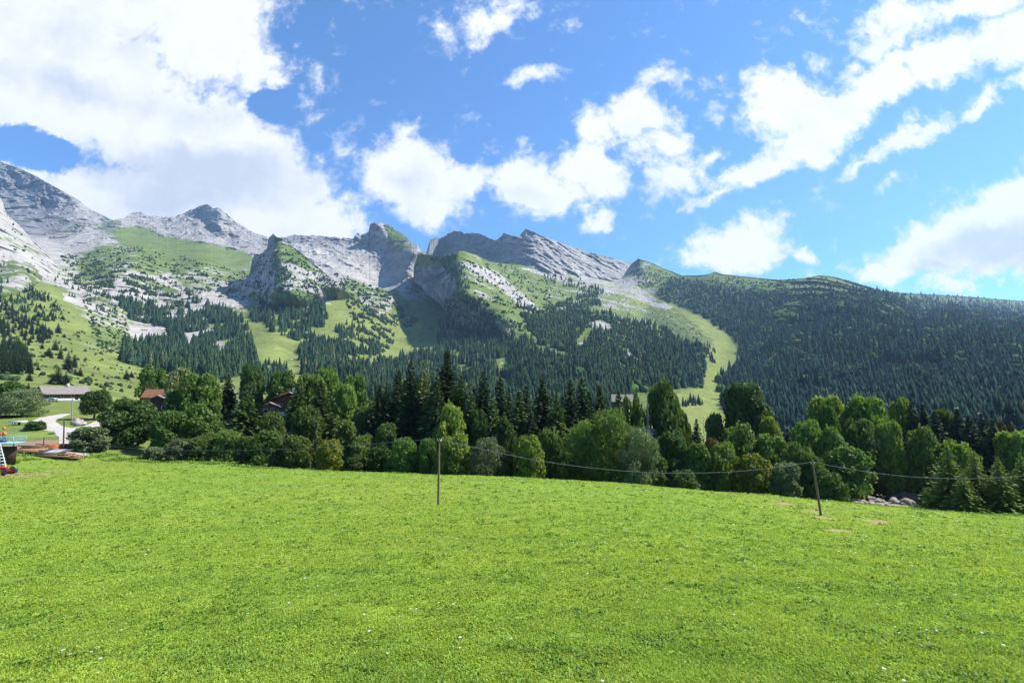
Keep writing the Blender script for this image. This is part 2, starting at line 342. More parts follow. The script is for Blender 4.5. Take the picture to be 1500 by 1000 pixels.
# (px, py, share of rock, rock tone 0 grey..1 white, dryness of the grass 0..1)
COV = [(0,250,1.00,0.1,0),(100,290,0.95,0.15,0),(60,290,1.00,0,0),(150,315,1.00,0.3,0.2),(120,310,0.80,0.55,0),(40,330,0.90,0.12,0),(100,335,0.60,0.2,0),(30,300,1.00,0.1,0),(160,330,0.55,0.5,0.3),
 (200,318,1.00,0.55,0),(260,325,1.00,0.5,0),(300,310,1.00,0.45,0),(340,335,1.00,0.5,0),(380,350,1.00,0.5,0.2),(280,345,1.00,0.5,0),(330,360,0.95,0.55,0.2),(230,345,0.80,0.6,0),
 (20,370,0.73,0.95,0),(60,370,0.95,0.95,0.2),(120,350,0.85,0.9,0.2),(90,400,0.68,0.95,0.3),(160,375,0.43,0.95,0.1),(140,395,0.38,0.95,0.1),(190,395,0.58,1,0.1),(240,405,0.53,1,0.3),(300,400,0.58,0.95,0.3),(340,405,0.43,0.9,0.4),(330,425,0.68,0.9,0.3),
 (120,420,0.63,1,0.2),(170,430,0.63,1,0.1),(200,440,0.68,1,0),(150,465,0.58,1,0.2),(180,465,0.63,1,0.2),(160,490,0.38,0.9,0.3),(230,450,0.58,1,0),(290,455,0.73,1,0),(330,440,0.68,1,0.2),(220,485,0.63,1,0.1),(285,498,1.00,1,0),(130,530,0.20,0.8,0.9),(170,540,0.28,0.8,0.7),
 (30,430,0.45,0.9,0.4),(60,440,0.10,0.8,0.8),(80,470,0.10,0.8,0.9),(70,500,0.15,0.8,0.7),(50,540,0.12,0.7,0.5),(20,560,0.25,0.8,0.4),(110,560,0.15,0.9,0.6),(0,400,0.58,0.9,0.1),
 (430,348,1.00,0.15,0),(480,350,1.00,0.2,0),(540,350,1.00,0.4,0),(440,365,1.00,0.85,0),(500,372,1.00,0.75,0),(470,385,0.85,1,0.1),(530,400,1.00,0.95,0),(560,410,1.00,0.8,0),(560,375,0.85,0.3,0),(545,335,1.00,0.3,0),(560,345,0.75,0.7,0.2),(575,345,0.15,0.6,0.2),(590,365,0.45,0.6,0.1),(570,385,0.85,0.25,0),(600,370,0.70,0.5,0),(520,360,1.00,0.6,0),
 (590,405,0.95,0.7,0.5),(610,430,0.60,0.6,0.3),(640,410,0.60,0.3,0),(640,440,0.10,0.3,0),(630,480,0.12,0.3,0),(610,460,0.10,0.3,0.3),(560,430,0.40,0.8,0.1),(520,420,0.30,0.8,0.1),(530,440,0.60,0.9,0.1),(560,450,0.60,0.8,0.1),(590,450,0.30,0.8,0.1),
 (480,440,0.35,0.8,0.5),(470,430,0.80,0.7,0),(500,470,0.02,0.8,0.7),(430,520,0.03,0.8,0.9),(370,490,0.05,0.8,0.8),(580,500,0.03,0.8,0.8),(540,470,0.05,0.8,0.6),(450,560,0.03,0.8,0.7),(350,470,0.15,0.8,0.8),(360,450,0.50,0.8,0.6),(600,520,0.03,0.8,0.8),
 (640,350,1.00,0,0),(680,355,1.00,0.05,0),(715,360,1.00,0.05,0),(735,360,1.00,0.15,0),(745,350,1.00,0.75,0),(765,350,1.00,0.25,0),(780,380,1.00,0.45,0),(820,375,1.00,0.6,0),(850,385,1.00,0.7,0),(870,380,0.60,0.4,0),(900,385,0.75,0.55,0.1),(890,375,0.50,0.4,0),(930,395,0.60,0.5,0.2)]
COVA = np.array(COV, float)
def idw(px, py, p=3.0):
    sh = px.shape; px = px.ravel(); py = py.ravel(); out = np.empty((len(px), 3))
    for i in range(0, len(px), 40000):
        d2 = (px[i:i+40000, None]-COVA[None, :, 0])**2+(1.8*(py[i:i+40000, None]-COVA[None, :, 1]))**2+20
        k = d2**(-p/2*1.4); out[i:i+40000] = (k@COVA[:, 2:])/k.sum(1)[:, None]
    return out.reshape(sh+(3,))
def blend(col, k, c): return col*(1-k[..., None])+np.asarray(c)*k[..., None]
SHEETS = {}
def sheet(name, top, bot, x0, x1, tps, cover, nx, ny, jag, relief, label_kind='structure', back=(1.05, 1.12, 1.3), topdrop=0.0, sub=0):
    xs = np.linspace(x0, x1, nx); t = np.linspace(0, 1, ny)
    tp = top(xs); bt = bot(xs)
    tp0 = top(xs); jg = jag(xs)
    kk = int(26/(xs[1]-xs[0])); ker = np.hanning(2*kk+1); ker /= ker.sum(); sm = np.convolve(np.pad(tp0, kk, 'edge'), ker, 'valid')
    bs_ = np.convolve(np.pad(bt, kk, 'edge'), ker, 'valid')
    t_ = t[:, None]; PX = np.repeat(xs[None], ny, 0)
    PY = (bs_+(sm-bs_)*t_)+(tp0-sm+jg)*t_**9+(bt-bs_)*(1-t_)**9
    # depth from a coarse evaluation of the control points
    Yd = np.exp(tps(PX[::3, ::3], PY[::3, ::3]))
    ri = np.arange(ny)/3; ci = np.arange(nx)/3
    def up(A):
        r0 = np.minimum(ri.astype(int), A.shape[0]-1); r1 = np.minimum(r0+1, A.shape[0]-1); fr = (ri-r0)[:, None]
        B = A[r0]*(1-fr)+A[r1]*fr; c0 = np.minimum(ci.astype(int), A.shape[1]-1); c1 = np.minimum(c0+1, A.shape[1]-1); fc = (ci-c0)[None]
        return B[:, c0]*(1-fc)+B[:, c1]*fc
    Yd = up(Yd)
    P0 = at(PX, PY, Yd)
    cov = cover(PX, PY, P0)
    Yd = Yd*(1+relief(PX, PY, P0, cov)*np.clip(t*14, 0, 1)[:, None])
    P = at(PX, PY, Yd); col = cov['col']; rk = cov['rock']
    SHEETS[name] = dict(PY=PY, P=P, xs=xs, top=tp, bot=bt, ny=ny)
    rows = [P]; cr = [col]; rr = [rk]
    for i, k in enumerate(back):        # the far side of the crest
        B = P[-1].copy(); B[:, :2] *= k; B[:, 2] -= (k-1)*P[-1][:, 1]*(.6+.3*i); rows.append(B[None]); cr.append(col[-1:]); rr.append(rk[-1:])
    low = P[0].copy(); low[:, 2] -= 25; low = low[None]
    V = np.concatenate([low]+rows, 0); Cc = np.concatenate([col[:1]]+cr, 0); Rr = np.concatenate([rk[:1]]+rr, 0)
    me = mesh_np(name, V.reshape(-1, 3), grid_faces(V.shape[0], nx), M_mount, True, np.clip(Cc, .01, .9).reshape(-1, 3), {'rock': Rr.ravel()})
    o = link(name, me); tag(o, kind='structure'); return o
def spos(name, px, py):
    """surface point of a sheet in a direction"""
    s = SHEETS[name]; px = np.asarray(px, float); py = np.asarray(py, float)
    c = (px-s['xs'][0])/(s['xs'][-1]-s['xs'][0])*(len(s['xs'])-1); c = np.clip(c, 0, len(s['xs'])-1.001); c0 = c.astype(int); fc = (c-c0)[:, None]
    col_ = s['PY'][:, np.round(c).astype(int)]; lo_ = np.zeros(len(px), int); hi_ = np.full(len(px), s['ny']-1)
    for _ in range(11):
        md = (lo_+hi_)//2; up_ = col_[md, np.arange(len(px))] > py; lo_ = np.where(up_, md, lo_); hi_ = np.where(up_, hi_, md)
    t0 = np.minimum(lo_, s['ny']-2); ar = np.arange(len(px)); ft = np.clip((col_[t0, ar]-py)/(col_[t0, ar]-col_[t0+1, ar]+1e-9), 0, 1)[:, None]
    P = s['P']; return (P[t0, c0]*(1-fc)+P[t0, c0+1]*fc)*(1-ft)+(P[t0+1, c0]*(1-fc)+P[t0+1, c0+1]*fc)*ft
M_mount = terrain_mat('alpine_ground', [(160., .5), (38., .8), (9., .8)], 9.0, .42, (1, .35, 1))

DB = [(-200,200,4600),(0,237,4400),(60,262,4200),(110,290,4000),(165,322,3750),(0,320,3300),(60,335,3200),(150,335,3400),(-200,330,3200),
 (195,312,4200),(240,318,4300),(285,310,4250),(302,302,4100),(322,306,4050),(345,325,4000),(385,345,3900),(310,345,3600),(200,345,3300),(260,350,3300),(330,360,3350),(380,370,3200),
 (430,345,3900),(480,347,3800),(530,348,3600),(560,327,3400),(545,330,3400),(600,352,3000),(620,370,2700),(450,365,3350),(520,385,2900),(560,400,2750),(600,400,2380),(588,385,2500),(572,365,3100),
 (625,372,4300),(665,340,4150),(700,342,3900),(728,355,3650),(728,385,3500),(660,375,4000),(690,375,3750),
 (740,341,3500),(755,350,3450),(770,335,3400),(850,366,3600),(920,384,3850),(1000,395,4000),(770,385,3000),(850,400,3050),(920,415,3100),(735,372,3450),(745,380,3250),
 (610,430,2330),(640,440,2300),(600,460,2150),(640,480,1950),(580,490,1800),(600,510,1650),(650,400,2700),(700,450,2500),(750,450,2400),(850,450,2500),(950,450,2600),
 (480,480,1500),(430,520,1200),(500,500,1400),(560,520,1450),(600,540,1300),(650,540,1250),(700,520,1330),(740,520,1300),(740,560,1050),(740,600,860),(850,600,1000),(1000,600,1000),(1000,500,2200),
 (0,400,1400),(-200,400,1300),(60,400,1550),(120,400,1800),(200,370,2300),(300,380,2500),(370,400,2400),(0,450,950),(-200,450,850),(60,450,1050),(120,450,1250),(200,430,1650),(300,430,1850),(340,440,1800),
 (0,500,640),(-200,500,600),(60,500,720),(120,500,830),(200,500,1200),(280,500,1250),(350,500,1250),(400,500,1250),(0,550,330),(-200,550,330),(60,550,370),(120,550,430),(200,550,620),(300,550,760),(400,550,850),(500,560,820),
 (0,590,215),(-250,590,215),(120,600,215),(250,607,260),(400,612,330),(600,640,400),(740,650,450),(1000,650,600),(420,470,1500),(520,440,1950),(560,450,1950),(520,420,2200),(470,440,1800),(150,350,2700),(60,360,2300),(0,360,2000)]
TB = TPS([(a, b_) for a, b_, _ in DB], [math.log(y) for *_, y in DB], lam=.002, sx=100.)
skyB = curve([(-400,130),(-200,180),(-100,208),(0,237),(30,247),(60,262),(90,279),(110,290),(135,308),(165,322),(180,321),(195,311),(205,311),(215,315),(240,318),(255,318),(265,314),(275,309),(285,305),(295,301),(302,300),(308,302),(313,305),(318,304),(323,306),(335,316),(345,325),(360,334),(370,340),(385,346),(395,349),(420,347),(432,344),(445,345),(460,345),(480,347),(500,348),(517,350),(523,341),(528,345),(540,340),(542,329),(548,326),(553,329),(556,327),(562,326),(575,333),(590,343),(600,352),(612,361),(620,370),(625,368),(630,352),(636,348),(645,349),(655,342),(665,340),(675,339),(680,341),(700,342),(715,348),(728,352),(733,347),(738,341),(745,344),(760,347),(766,340),(770,335),(776,337),(790,344),(800,348),(820,355),(850,366),(880,374),(920,384),(1000,404),(1100,420)])
def m_poly(PX, PY, P, poly, feather=3.0, nz=7.0, s=3):
    # border roughened by noise that lives on the ground, not in the picture
    return sst(-feather, feather, poly_sd(PX, PY, poly)+nz*fbm(P[..., 0]/60, P[..., 2]/25+P[..., 1]/60, 4, s))
MEADOWS = [([(160,338),(195,331),(215,333),(235,345),(300,355),(355,368),(375,380),(352,392),(300,392),(262,398),(215,385),(190,365)], .25, 1),
 ([(18,392),(35,400),(70,440),(130,470),(128,490),(190,530),(212,560),(205,640),(-400,640),(-400,430),(-50,430),(20,430)], .8, .85),
 ([(342,462),(380,452),(392,500),(440,510),(470,488),(470,440),(500,425),(520,430),(540,470),(590,452),(608,440),(618,470),(612,500),(640,520),(540,530),(500,550),(380,570),(352,520)], .85, 1),
 ([(420,545),(470,550),(480,590),(420,590)], .9, 1), ([(540,565),(640,575),(640,610),(540,600)], .8, 1), ([(140,560),(205,560),(200,640),(100,640)], .6, .9)]
SLABS = [([(268,490),(285,490),(296,503),(275,505)], 1), ([(196,474),(240,480),(248,498),(205,503),(188,492)], .85), ([(275,444),(298,443),(308,458),(280,462)], 1), ([(222,443),(245,445),(243,455),(225,453)], 1),
 ([(160,430),(185,420),(210,428),(212,445),(190,452),(165,440)], .95), ([(90,428),(120,432),(165,455),(140,458),(95,440)], .9), ([(285,425),(330,425),(362,440),(350,452),(300,445)], .85),
 ([(240,400),(285,430),(270,432),(232,408)], .9), ([(420,405),(470,425),(485,445),(470,450),(430,425)], .9),
 ([(430,362),(500,372),(545,395),(565,412),(545,418),(500,400),(440,378)], 1), ([(16,378),(60,392),(150,428),(130,436),(70,412),(20,392)], .8)]
def cover_base(PX, PY, P):
    c = idw(PX, PY); fr, tn, dry = c[..., 0], c[..., 1], c[..., 2]
    X_, Y_, Z_ = P[..., 0], P[..., 1], P[..., 2]
    dl = np.clip(Y_/2500, .25, 1.5)
    for poly, d, k in MEADOWS:
        m = m_poly(PX, PY, P, poly)*k; fr = fr*(1-m)+(.03 if k == 1 or d == .25 else .19)*m; dry = dry*(1-m)+d*m
    for poly, k in SLABS:
        m = m_poly(PX, PY, P, poly, 2, 5)*k; fr = fr*(1-m)+.98*m; tn = tn*(1-m)+1*m
    # outcrops break through where the noise is high; streaks follow the dip of the beds
    a = X_+Z_*1.1; n = .40*fbm(a/150, Z_/90+Y_/220, 5, 21, .6)+.34*fbm(X_/52, Z_/34+Y_/80, 5, 22, .68)+.26*fbm((X_-Z_)/26, (Z_+.4*X_)/20, 5, 23, .7)
    fr = np.where((PX < 420) & (PY > 355) & (fr < .93) & (fr > .3), fr-.09, fr); n = n*1.9; thr = (.5-fr)*1.5; rock = sst(thr-.14, thr+.14, n); rock = np.where(fr > .93, np.maximum(rock, sst(.93, .99, fr)), rock)
    v = fbm(X_/90, Z_/30, 5, 41, .6); v2 = fbm(X_/14, Z_/9+Y_/20, 3, 42)
    beds = fbm((X_*.45+Z_)/26+fbm(X_/90, Z_/60, 3, 46)*1.6, (X_-Z_)/150, 4, 44)
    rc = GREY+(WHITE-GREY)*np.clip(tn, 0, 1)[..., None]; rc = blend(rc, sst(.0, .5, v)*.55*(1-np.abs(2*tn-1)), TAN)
    rc = rc*.93*(1+.34*v+.30*v2+.30*beds*sst(3300, 2300, Y_)+.34*fbm((X_*.55+Z_*.83)/22, (X_*.83-Z_*.55)/210, 4, 47)*sst(2400, 3300, Y_))[..., None]
    gn_ = fbm(X_/120, Y_/120, 5, 51); gs = fbm(X_/16, Y_/30, 3, 52)
    gc = PAS+(YEL-PAS)*np.clip(dry+.45*gn_, 0, 1)[..., None]; gc = gc*(1+.24*gs+.22*gn_)[..., None]
    gc = blend(gc, sst(.15, .5, fbm(X_/35, Y_/50+Z_/30, 4, 53))*.6*sst(1.25, .3, dry), DK)
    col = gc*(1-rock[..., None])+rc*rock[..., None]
    # tan scree of the peaks in the middle
    return dict(col=col, rock=rock)
def relief_base(PX, PY, P, cov):
    X_, Y_, Z_ = P[..., 0], P[..., 1], P[..., 2]; rk = cov['rock']
    hi = sst(2150, 2950, Y_)
    g = ridged(X_/380+.4*Z_/300, Z_/620, 5, 61)-.5; al = X_*.83-Z_*.55; ac = X_*.55+Z_*.83; g2 = ridged(ac/105+.5*fbm(al/300, ac/200, 3, 69), al/460, 5, 62)-.5; f = fbm(X_/45, Z_/30, 4, 63)
    k = fbm(X_/50, Z_/34+Y_/160, 5, 64, .62); karst = ridged((X_+.8*Z_)/60, (Z_-.5*X_)/50+Y_/200, 4, 65)-.5
    peak = (g*-165+g2*-85+f*20+(ridged((X_-.7*Z_)/60, (Z_+.4*X_)/70, 4, 68)-.5)*-30)*(.35+.65*rk)
    peak = peak-120*np.exp(-((PX-322)/10)**2)*sst(355, 330, PY)*sst(297, 312, PY)
    mid = (k*13+karst*-20)*(.12+.88*rk)+fbm(X_/160, Y_/200, 3, 66)*34
    return (peak*hi+mid*(1-hi))/Y_*np.clip((Y_-150)/500, .03, 1)*1.0
def jagB(x):
    k = np.interp(x, [-400,150,180,395,620,735,920,1000], [.6,.6,1.8,2.2,2.6,1.6,.5,.3]); return k*(fbm(x/14, x*0, 4, 71)*1.0+(ridged(x/9, x*0, 3, 72)-.5)*-.9)
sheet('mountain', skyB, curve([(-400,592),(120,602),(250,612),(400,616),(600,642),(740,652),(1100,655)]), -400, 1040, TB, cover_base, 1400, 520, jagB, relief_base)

# limestone buttress at the left edge
DL = [(-300,230,1700),(0,292,1750),(20,325,1700),(60,360,1800),(85,380,1900),(0,340,1500),(-200,340,1300),(40,380,1500),(0,400,1300),(-200,420,1100),(60,400,1500),(90,400,1750),(40,420,1220),(0,425,1080),(0,460,1150),(60,448,1500),(110,430,1950),(-200,450,850)]
TL = TPS([(a, b_) for a, b_, _ in DL], [math.log(y*.985) for *_, y in DL], lam=.002, sx=100.)
def cover_rock(frac, tone, seed):
    def f(PX, PY, P):
        X_, Y_, Z_ = P[..., 0], P[..., 1], P[..., 2]; fr = frac(PX, PY); tn = tone(PX, PY)
        n = .6*fbm((X_+Z_)/110, Z_/50+Y_/300, 5, seed, .6)+.4*fbm(X_/30, Z_/18, 5, seed+1, .62); n = n*1.9; thr = (.5-fr)*1.5
        rock = sst(thr-.14, thr+.14, n); v = fbm(X_/60, Z_/40, 5, seed+2); v2 = fbm(X_/11, Z_/8, 3, seed+3)
        rc = (GREY+(WHITE-GREY)*np.clip(tn, 0, 1)[..., None])*(1+.3*v+.25*v2)[..., None]
        gn_ = fbm(X_/80, Y_/80, 5, seed+4); gc = PAS*(1+.25*gn_)[..., None]; gc = blend(gc, sst(.05, .35, fbm(X_/26, Z_/20+Y_/60, 4, seed+5))*.7, DK)
        return dict(col=gc*(1-rock[..., None])+rc*rock[..., None], rock=rock)
    return f
def relief_rock(a1, a2, s):
    def f(PX, PY, P, cov):
        X_, Y_, Z_ = P[..., 0], P[..., 1], P[..., 2]
        return ((ridged((X_+.3*Z_+.3*Y_)/90, (Z_-.2*X_)/130, 5, s)-.5)*-a1+fbm(X_/28, Z_/22, 4, s+1)*a2)*(.3+.7*cov['rock'])/Y_
    return f
sheet('rock_buttress', curve([(-400,215),(-150,250),(0,290),(5,296),(9,310),(14,318),(22,322),(33,335),(48,352),(60,364),(80,385),(112,418)]), curve([(-400,470),(0,462),(50,450),(90,436),(112,424)]), -400, 112, TL,
      cover_rock(lambda x, y: np.interp(y, [290,340,380,440], [.95,.62,.68,.4]), lambda x, y: .85+0*x, 300), 460, 170, lambda x: 1.5*fbm(x/9, x*0, 3, 73), relief_rock(38, 14, 310))

# rocky pinnacle with a green back
DS1 = [(335,418,2000),(372,372,2150),(395,347,2000),(400,342,1950),(430,362,1980),(470,395,1900),(505,425,1850),(380,400,1980),(395,380,1880),(410,380,1800),(440,390,1800),(360,430,1900),(400,420,1650),(440,420,1640),(480,420,1760),(340,446,2150),(400,452,1720),(450,452,1720),(505,440,2000),(400,462,1900),(470,462,2000),(385,360,2080),(392,365,1960)]
TS1 = TPS([(a, b_) for a, b_, _ in DS1], [math.log(y) for *_, y in DS1], lam=.001, sx=100.)
def fr1(x, y):
    return np.clip(np.where(x < 402, .8, .30)+.5*sst(455, 420, x)*sst(395, 410, y)*0+.35*sst(378, 400, y)*sst(400, 430, x)-.3*sst(420, 435, y), 0, 1)
sheet('pinnacle_hill', curve([(325,426),(335,419),(345,412),(357,412),(366,400),(369,382),(373,372),(380,372),(386,369),(391,364),(394,348),(397,345),(400,342),(405,347),(412,349),(418,353),(430,362),(450,378),(470,395),(490,412),(505,426),(515,434)]),
      curve([(325,440),(340,452),(380,464),(430,466),(470,462),(500,454),(515,444)]), 325, 515, TS1, cover_rock(fr1, lambda x, y: np.where(x < 402, .5, .55)+.25*sst(380, 410, y), 330), 260, 150, lambda x: 1.3*fbm(x/5, x*0, 4, 74), relief_rock(40, 14, 340))

# central spur, ski-run valley and the wooded mountain on the right: one continuous surface
DS = [(590,372,2400),(618,372,2260),(640,374,2180),(650,376,2100),(664,374,2050),(672,368,2050),(686,370,2120),(700,374,2250),(735,386,2600),(762,388,2880),(800,397,2950),(850,402,3000),(900,412,2950),
 (617,392,2240),(617,410,2230),(640,395,2130),(660,395,1990),(668,405,1900),(654,430,1980),(640,415,2090),(665,425,1830),(656,450,1960),(656,485,1900),(690,490,1800),(720,498,1560),(680,470,1850),(668,430,1760),(701,446,1690),(735,487,1480),(745,500,1400),
 (690,400,1930),(720,420,1950),(760,440,1900),(760,480,1480),(740,460,1580),(800,430,2250),(820,470,1750),(800,500,1350),(760,540,1090),(800,600,720),(850,560,880),(900,500,1350),(880,450,2000),(920,430,2500),(950,450,2300),(900,550,960),(950,520,1200),(1000,470,1900),(1020,520,1200),(1000,560,920),(900,600,680),(745,540,1150),(740,600,850),(745,650,450),
 (913,405,3000),(922,386,3150),(937,380,3000),(950,384,3000),(920,400,3000),(960,410,2750),(1000,404,2950),(970,425,2500),(945,425,2600),
 (990,455,2200),(1040,475,1850),(1065,500,1600),(1075,520,1400),(1050,550,1150),(1040,575,900),(1000,590,780),(1000,610,620),(1040,620,600),(1000,650,430),(1200,650,480),(1080,640,560),
 (1040,400,2800),(1120,408,2600),(1205,403,2500),(1300,427,2600),(1340,430,3700),(1400,433,5000),(1500,441,5200),(1800,460,4600),(1060,450,2100),(1120,450,1900),(1200,450,1700),(1300,445,1750),(1300,460,1550),(1400,460,1750),(1400,475,1400),(1500,478,1450),(1500,500,1150),
 (1120,500,1450),(1200,500,1250),(1300,520,1000),(1400,540,820),(1500,560,700),(1100,550,1100),(1200,560,850),(1300,580,680),(1500,620,440),(1100,600,720),(1300,650,420),(1800,640,380),(1800,520,800)]
TS = TPS([(a, b_) for a, b_, _ in DS], [math.log(y) for *_, y in DS], lam=.0015, sx=100.)
topS = curve([(606,392),(612,373),(618,372),(636,374),(654,376),(663,374),(672,368),(681,368),(699,374),(717,383),(735,386),(753,387),(762,388),(800,396),(850,402),(900,412),(912,406),(918,396),(924,388),(930,382),(937,380),(950,383),(965,390),(985,398),(1000,404),(1030,403),(1040,401),(1046,398),(1056,401),(1080,404),(1120,408),(1140,410),(1160,409),(1180,407),(1195,404),(1205,403),(1220,405),(1240,410),(1260,416),(1280,422),(1300,427),(1340,430),(1400,433),(1500,441),(1800,462),(2000,470)])
botS = curve([(606,405),(617,412),(627,424),(645,436),(650,445),(652,486),(665,492),(700,503),(735,506),(745,540),(755,650),(2000,672)])
RUN = [(913,404),(925,408),(940,424),(962,433),(989,447),(1031,465),(1062,486),(1073,501),(1086,524),(1068,548),(1058,558),(1062,580),(1085,600),(1110,625),(1110,700),(960,700),(975,588),(1000,572),(1030,568),(1036,535),(1030,505),(1020,490),(1000,480),(975,462),(940,450),(900,430),(860,415),(800,402),(770,392),(780,390),(850,402),(900,411)]
SP_SCREE = [([(668,384),(690,383),(730,400),(765,430),(795,456),(770,455),(735,425),(700,402)], .9), ([(905,405),(925,408),(940,424),(985,450),(975,455),(930,438),(880,425),(790,403),(760,392),(800,396),(850,402)], .75),
 ([(862,472),(880,471),(895,477),(892,484),(872,482)], 1), ([(908,513),(920,513),(940,532),(938,537),(920,525)], 1), ([(690,420),(706,424),(725,440),(715,440)], .6), ([(760,445),(790,452),(795,462),(775,462)], .6),
 ([(1130,412),(1150,412),(1155,420),(1140,420)], .35), ([(735,487),(750,470),(752,488)], .6), ([(690,452),(700,449),(732,486),(738,500),(728,492)], .85), ([(917,405),(930,420),(900,422)], .6), ([(985,410),(1000,420),(988,424)], .25)]
def cover_spur(PX, PY, P):
    X_, Y_, Z_ = P[..., 0], P[..., 1], P[..., 2]
    n = .6*fbm((X_+Z_)/120, Z_/60+Y_/300, 5, 401, .6)+.4*fbm(X_/30, Z_/15+Y_/90, 5, 402, .62)
    fr = .20+.24*sst(760, 900, PX)*sst(500, 430, PY); fr = fr+0*X_
    run = m_poly(PX, PY, P, RUN, 2.0, 2.5); right = sst(940, 990, PX)*sst(.6, .2, run)
    fr = fr*(1-run)+.04*run; fr = fr*(1-right)+.02*right
    # the cliff that faces left
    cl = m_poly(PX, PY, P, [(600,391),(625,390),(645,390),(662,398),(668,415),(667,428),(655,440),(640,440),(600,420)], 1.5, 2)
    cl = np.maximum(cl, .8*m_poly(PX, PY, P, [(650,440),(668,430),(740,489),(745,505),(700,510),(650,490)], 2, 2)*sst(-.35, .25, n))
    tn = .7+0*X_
    for poly, k in SP_SCREE:
        m = m_poly(PX, PY, P, poly, 1.5, 2.5)*k; fr = fr*(1-m)+(.55+.42*k)*m; tn = tn*(1-m)+.85*m
    fr = np.where((PX < 420) & (PY > 355) & (fr < .93) & (fr > .3), fr-.09, fr); n = n*1.9; thr = (.5-fr)*1.5; rock = sst(thr-.14, thr+.14, n); rock = np.maximum(rock, cl); tn = tn*(1-cl)+.12*cl  # cliff gets a darker grey that carries its shade in the rock colour
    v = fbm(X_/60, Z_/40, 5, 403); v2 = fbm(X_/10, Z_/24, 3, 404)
    rc = (GREY+(WHITE*.92-GREY)*tn[..., None])*(1+.25*v+.3*v2)[..., None]; rc = blend(rc, cl*.5*sst(-.1, .4, v), TAN*1.05); rc = rc*(1+cl*(.8*fbm(X_/9+Y_/14, Z_/75, 4, 427)+.5*fbm(X_/30, Z_/14, 4, 428)))[..., None]  # colour streaks on the cliff stand in for relief lost in its shade
    gn_ = fbm(X_/110, Y_/110, 5, 405); gs = fbm(X_/14, Y_/26+Z_/20, 3, 406)
    dry = .35+.55*run-.2*right; gc = PAS*1.0+(YEL-PAS)*np.clip(dry+.5*gn_, 0, 1)[..., None]; gc = gc*(1+.2*gs)[..., None]
    gc = blend(gc, sst(.05, .4, fbm(X_/40, Y_/60+Z_/40, 4, 407))*.65*(1-run), DK)
    # heath patch beside the run, wooded floor
    hp = m_poly(PX, PY, P, [(948,448),(975,448),(1005,462),(1030,485),(1048,500),(1035,515),(1000,500),(975,480),(940,465)], 3, 7); gc = blend(gc, hp*sst(-.3, .1, fbm(X_/25, Y_/40, 4, 409))*.8, np.array([.055, .075, .035]))
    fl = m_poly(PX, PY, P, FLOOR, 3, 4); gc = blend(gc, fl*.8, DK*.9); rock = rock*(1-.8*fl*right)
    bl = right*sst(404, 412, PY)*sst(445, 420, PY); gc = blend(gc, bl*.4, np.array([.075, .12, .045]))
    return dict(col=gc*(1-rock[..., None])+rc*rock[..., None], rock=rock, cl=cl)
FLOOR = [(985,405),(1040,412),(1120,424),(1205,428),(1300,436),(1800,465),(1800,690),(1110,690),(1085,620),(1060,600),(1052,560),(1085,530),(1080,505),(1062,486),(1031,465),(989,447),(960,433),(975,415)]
def relief_spur(PX, PY, P, cov):
    X_, Y_, Z_ = P[..., 0], P[..., 1], P[..., 2]; rk = cov['rock']
    a = fbm(X_/210, Y_/260, 4, 421)*34; g = (ridged((X_*.9+.5*Y_)/230, (X_*.3-Y_)/700, 4, 422)-.5)*-160*sst(1080, 1200, PX)
    cl = cov['cl']; r = ((ridged(X_/40, Z_/120, 4, 423)-.5)*-16+fbm(X_/24, Z_/16, 4, 424)*7)*rk+cl*((ridged(X_/26+Y_/40, Z_/150, 4, 425)-.5)*-34+fbm(X_/60, Z_/12, 3, 426)*8)
    return (a*sst(606, 700, PX)+g+r)/Y_*np.clip((Y_-200)/600, .03, 1)
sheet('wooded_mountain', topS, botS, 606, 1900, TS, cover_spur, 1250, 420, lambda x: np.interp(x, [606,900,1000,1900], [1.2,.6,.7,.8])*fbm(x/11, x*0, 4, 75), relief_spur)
# ---------------------------------------------------------------- tree shapes
def icos(sub):
    import bmesh
    bm = bmesh.new(); bmesh.ops.create_icosphere(bm, subdivisions=sub, radius=1); V = np.array([v.co[:] for v in bm.verts]); Fc = np.array([[v.index for v in f.verts] for f in bm.faces]); bm.free(); return V, Fc
def far_conifer(seed):
    """low spruce: ragged stacked skirts of needles; unit height"""
    r = np.random.default_rng(seed); V = []; Fa = []; T = 6; K = 7
    for i in range(T):
        z0 = .02+.80*(i/T)**.95; z1 = min(1.0, z0+.34*(1-i/T*.55)); rad = .18*(1-i/T)**.8+.014
        if i == T-1: z1 = 1.0
        b = len(V); V.append((r.normal()*.004, r.normal()*.004, z1)); a0 = r.random()*6.28
        for k in range(2*K):
            a = a0+k*math.pi/K; rr = rad*((1.15 if k % 2 == 0 else .62)+r.normal()*.13); V.append((rr*math.cos(a), rr*math.sin(a), z0+(.0 if k % 2 == 0 else .045)+r.normal()*.012))
        for k in range(2*K): Fa.append((b, b+1+k, b+1+(k+1) % (2*K)))
    return np.array(V), np.array(Fa)
def far_round(seed, sub=2):
    r = np.random.default_rng(seed); V, Fa = icos(sub); o = r.random(3)*50
    d = 1+.42*fbm(V[:, 0]*1.3+o[0]+V[:, 2], V[:, 1]*1.3+o[1]+V[:, 2]*.7, 3, seed)+.16*r.normal(size=len(V)); V = V*d[:, None]*np.array([.42, .42, .5]); V[:, 2] += .48; return V, Fa
PC = [far_conifer(s) for s in range(6)]; PR = [far_round(s) for s in range(5)]; PB = [far_round(s+20, 1) for s in range(5)]
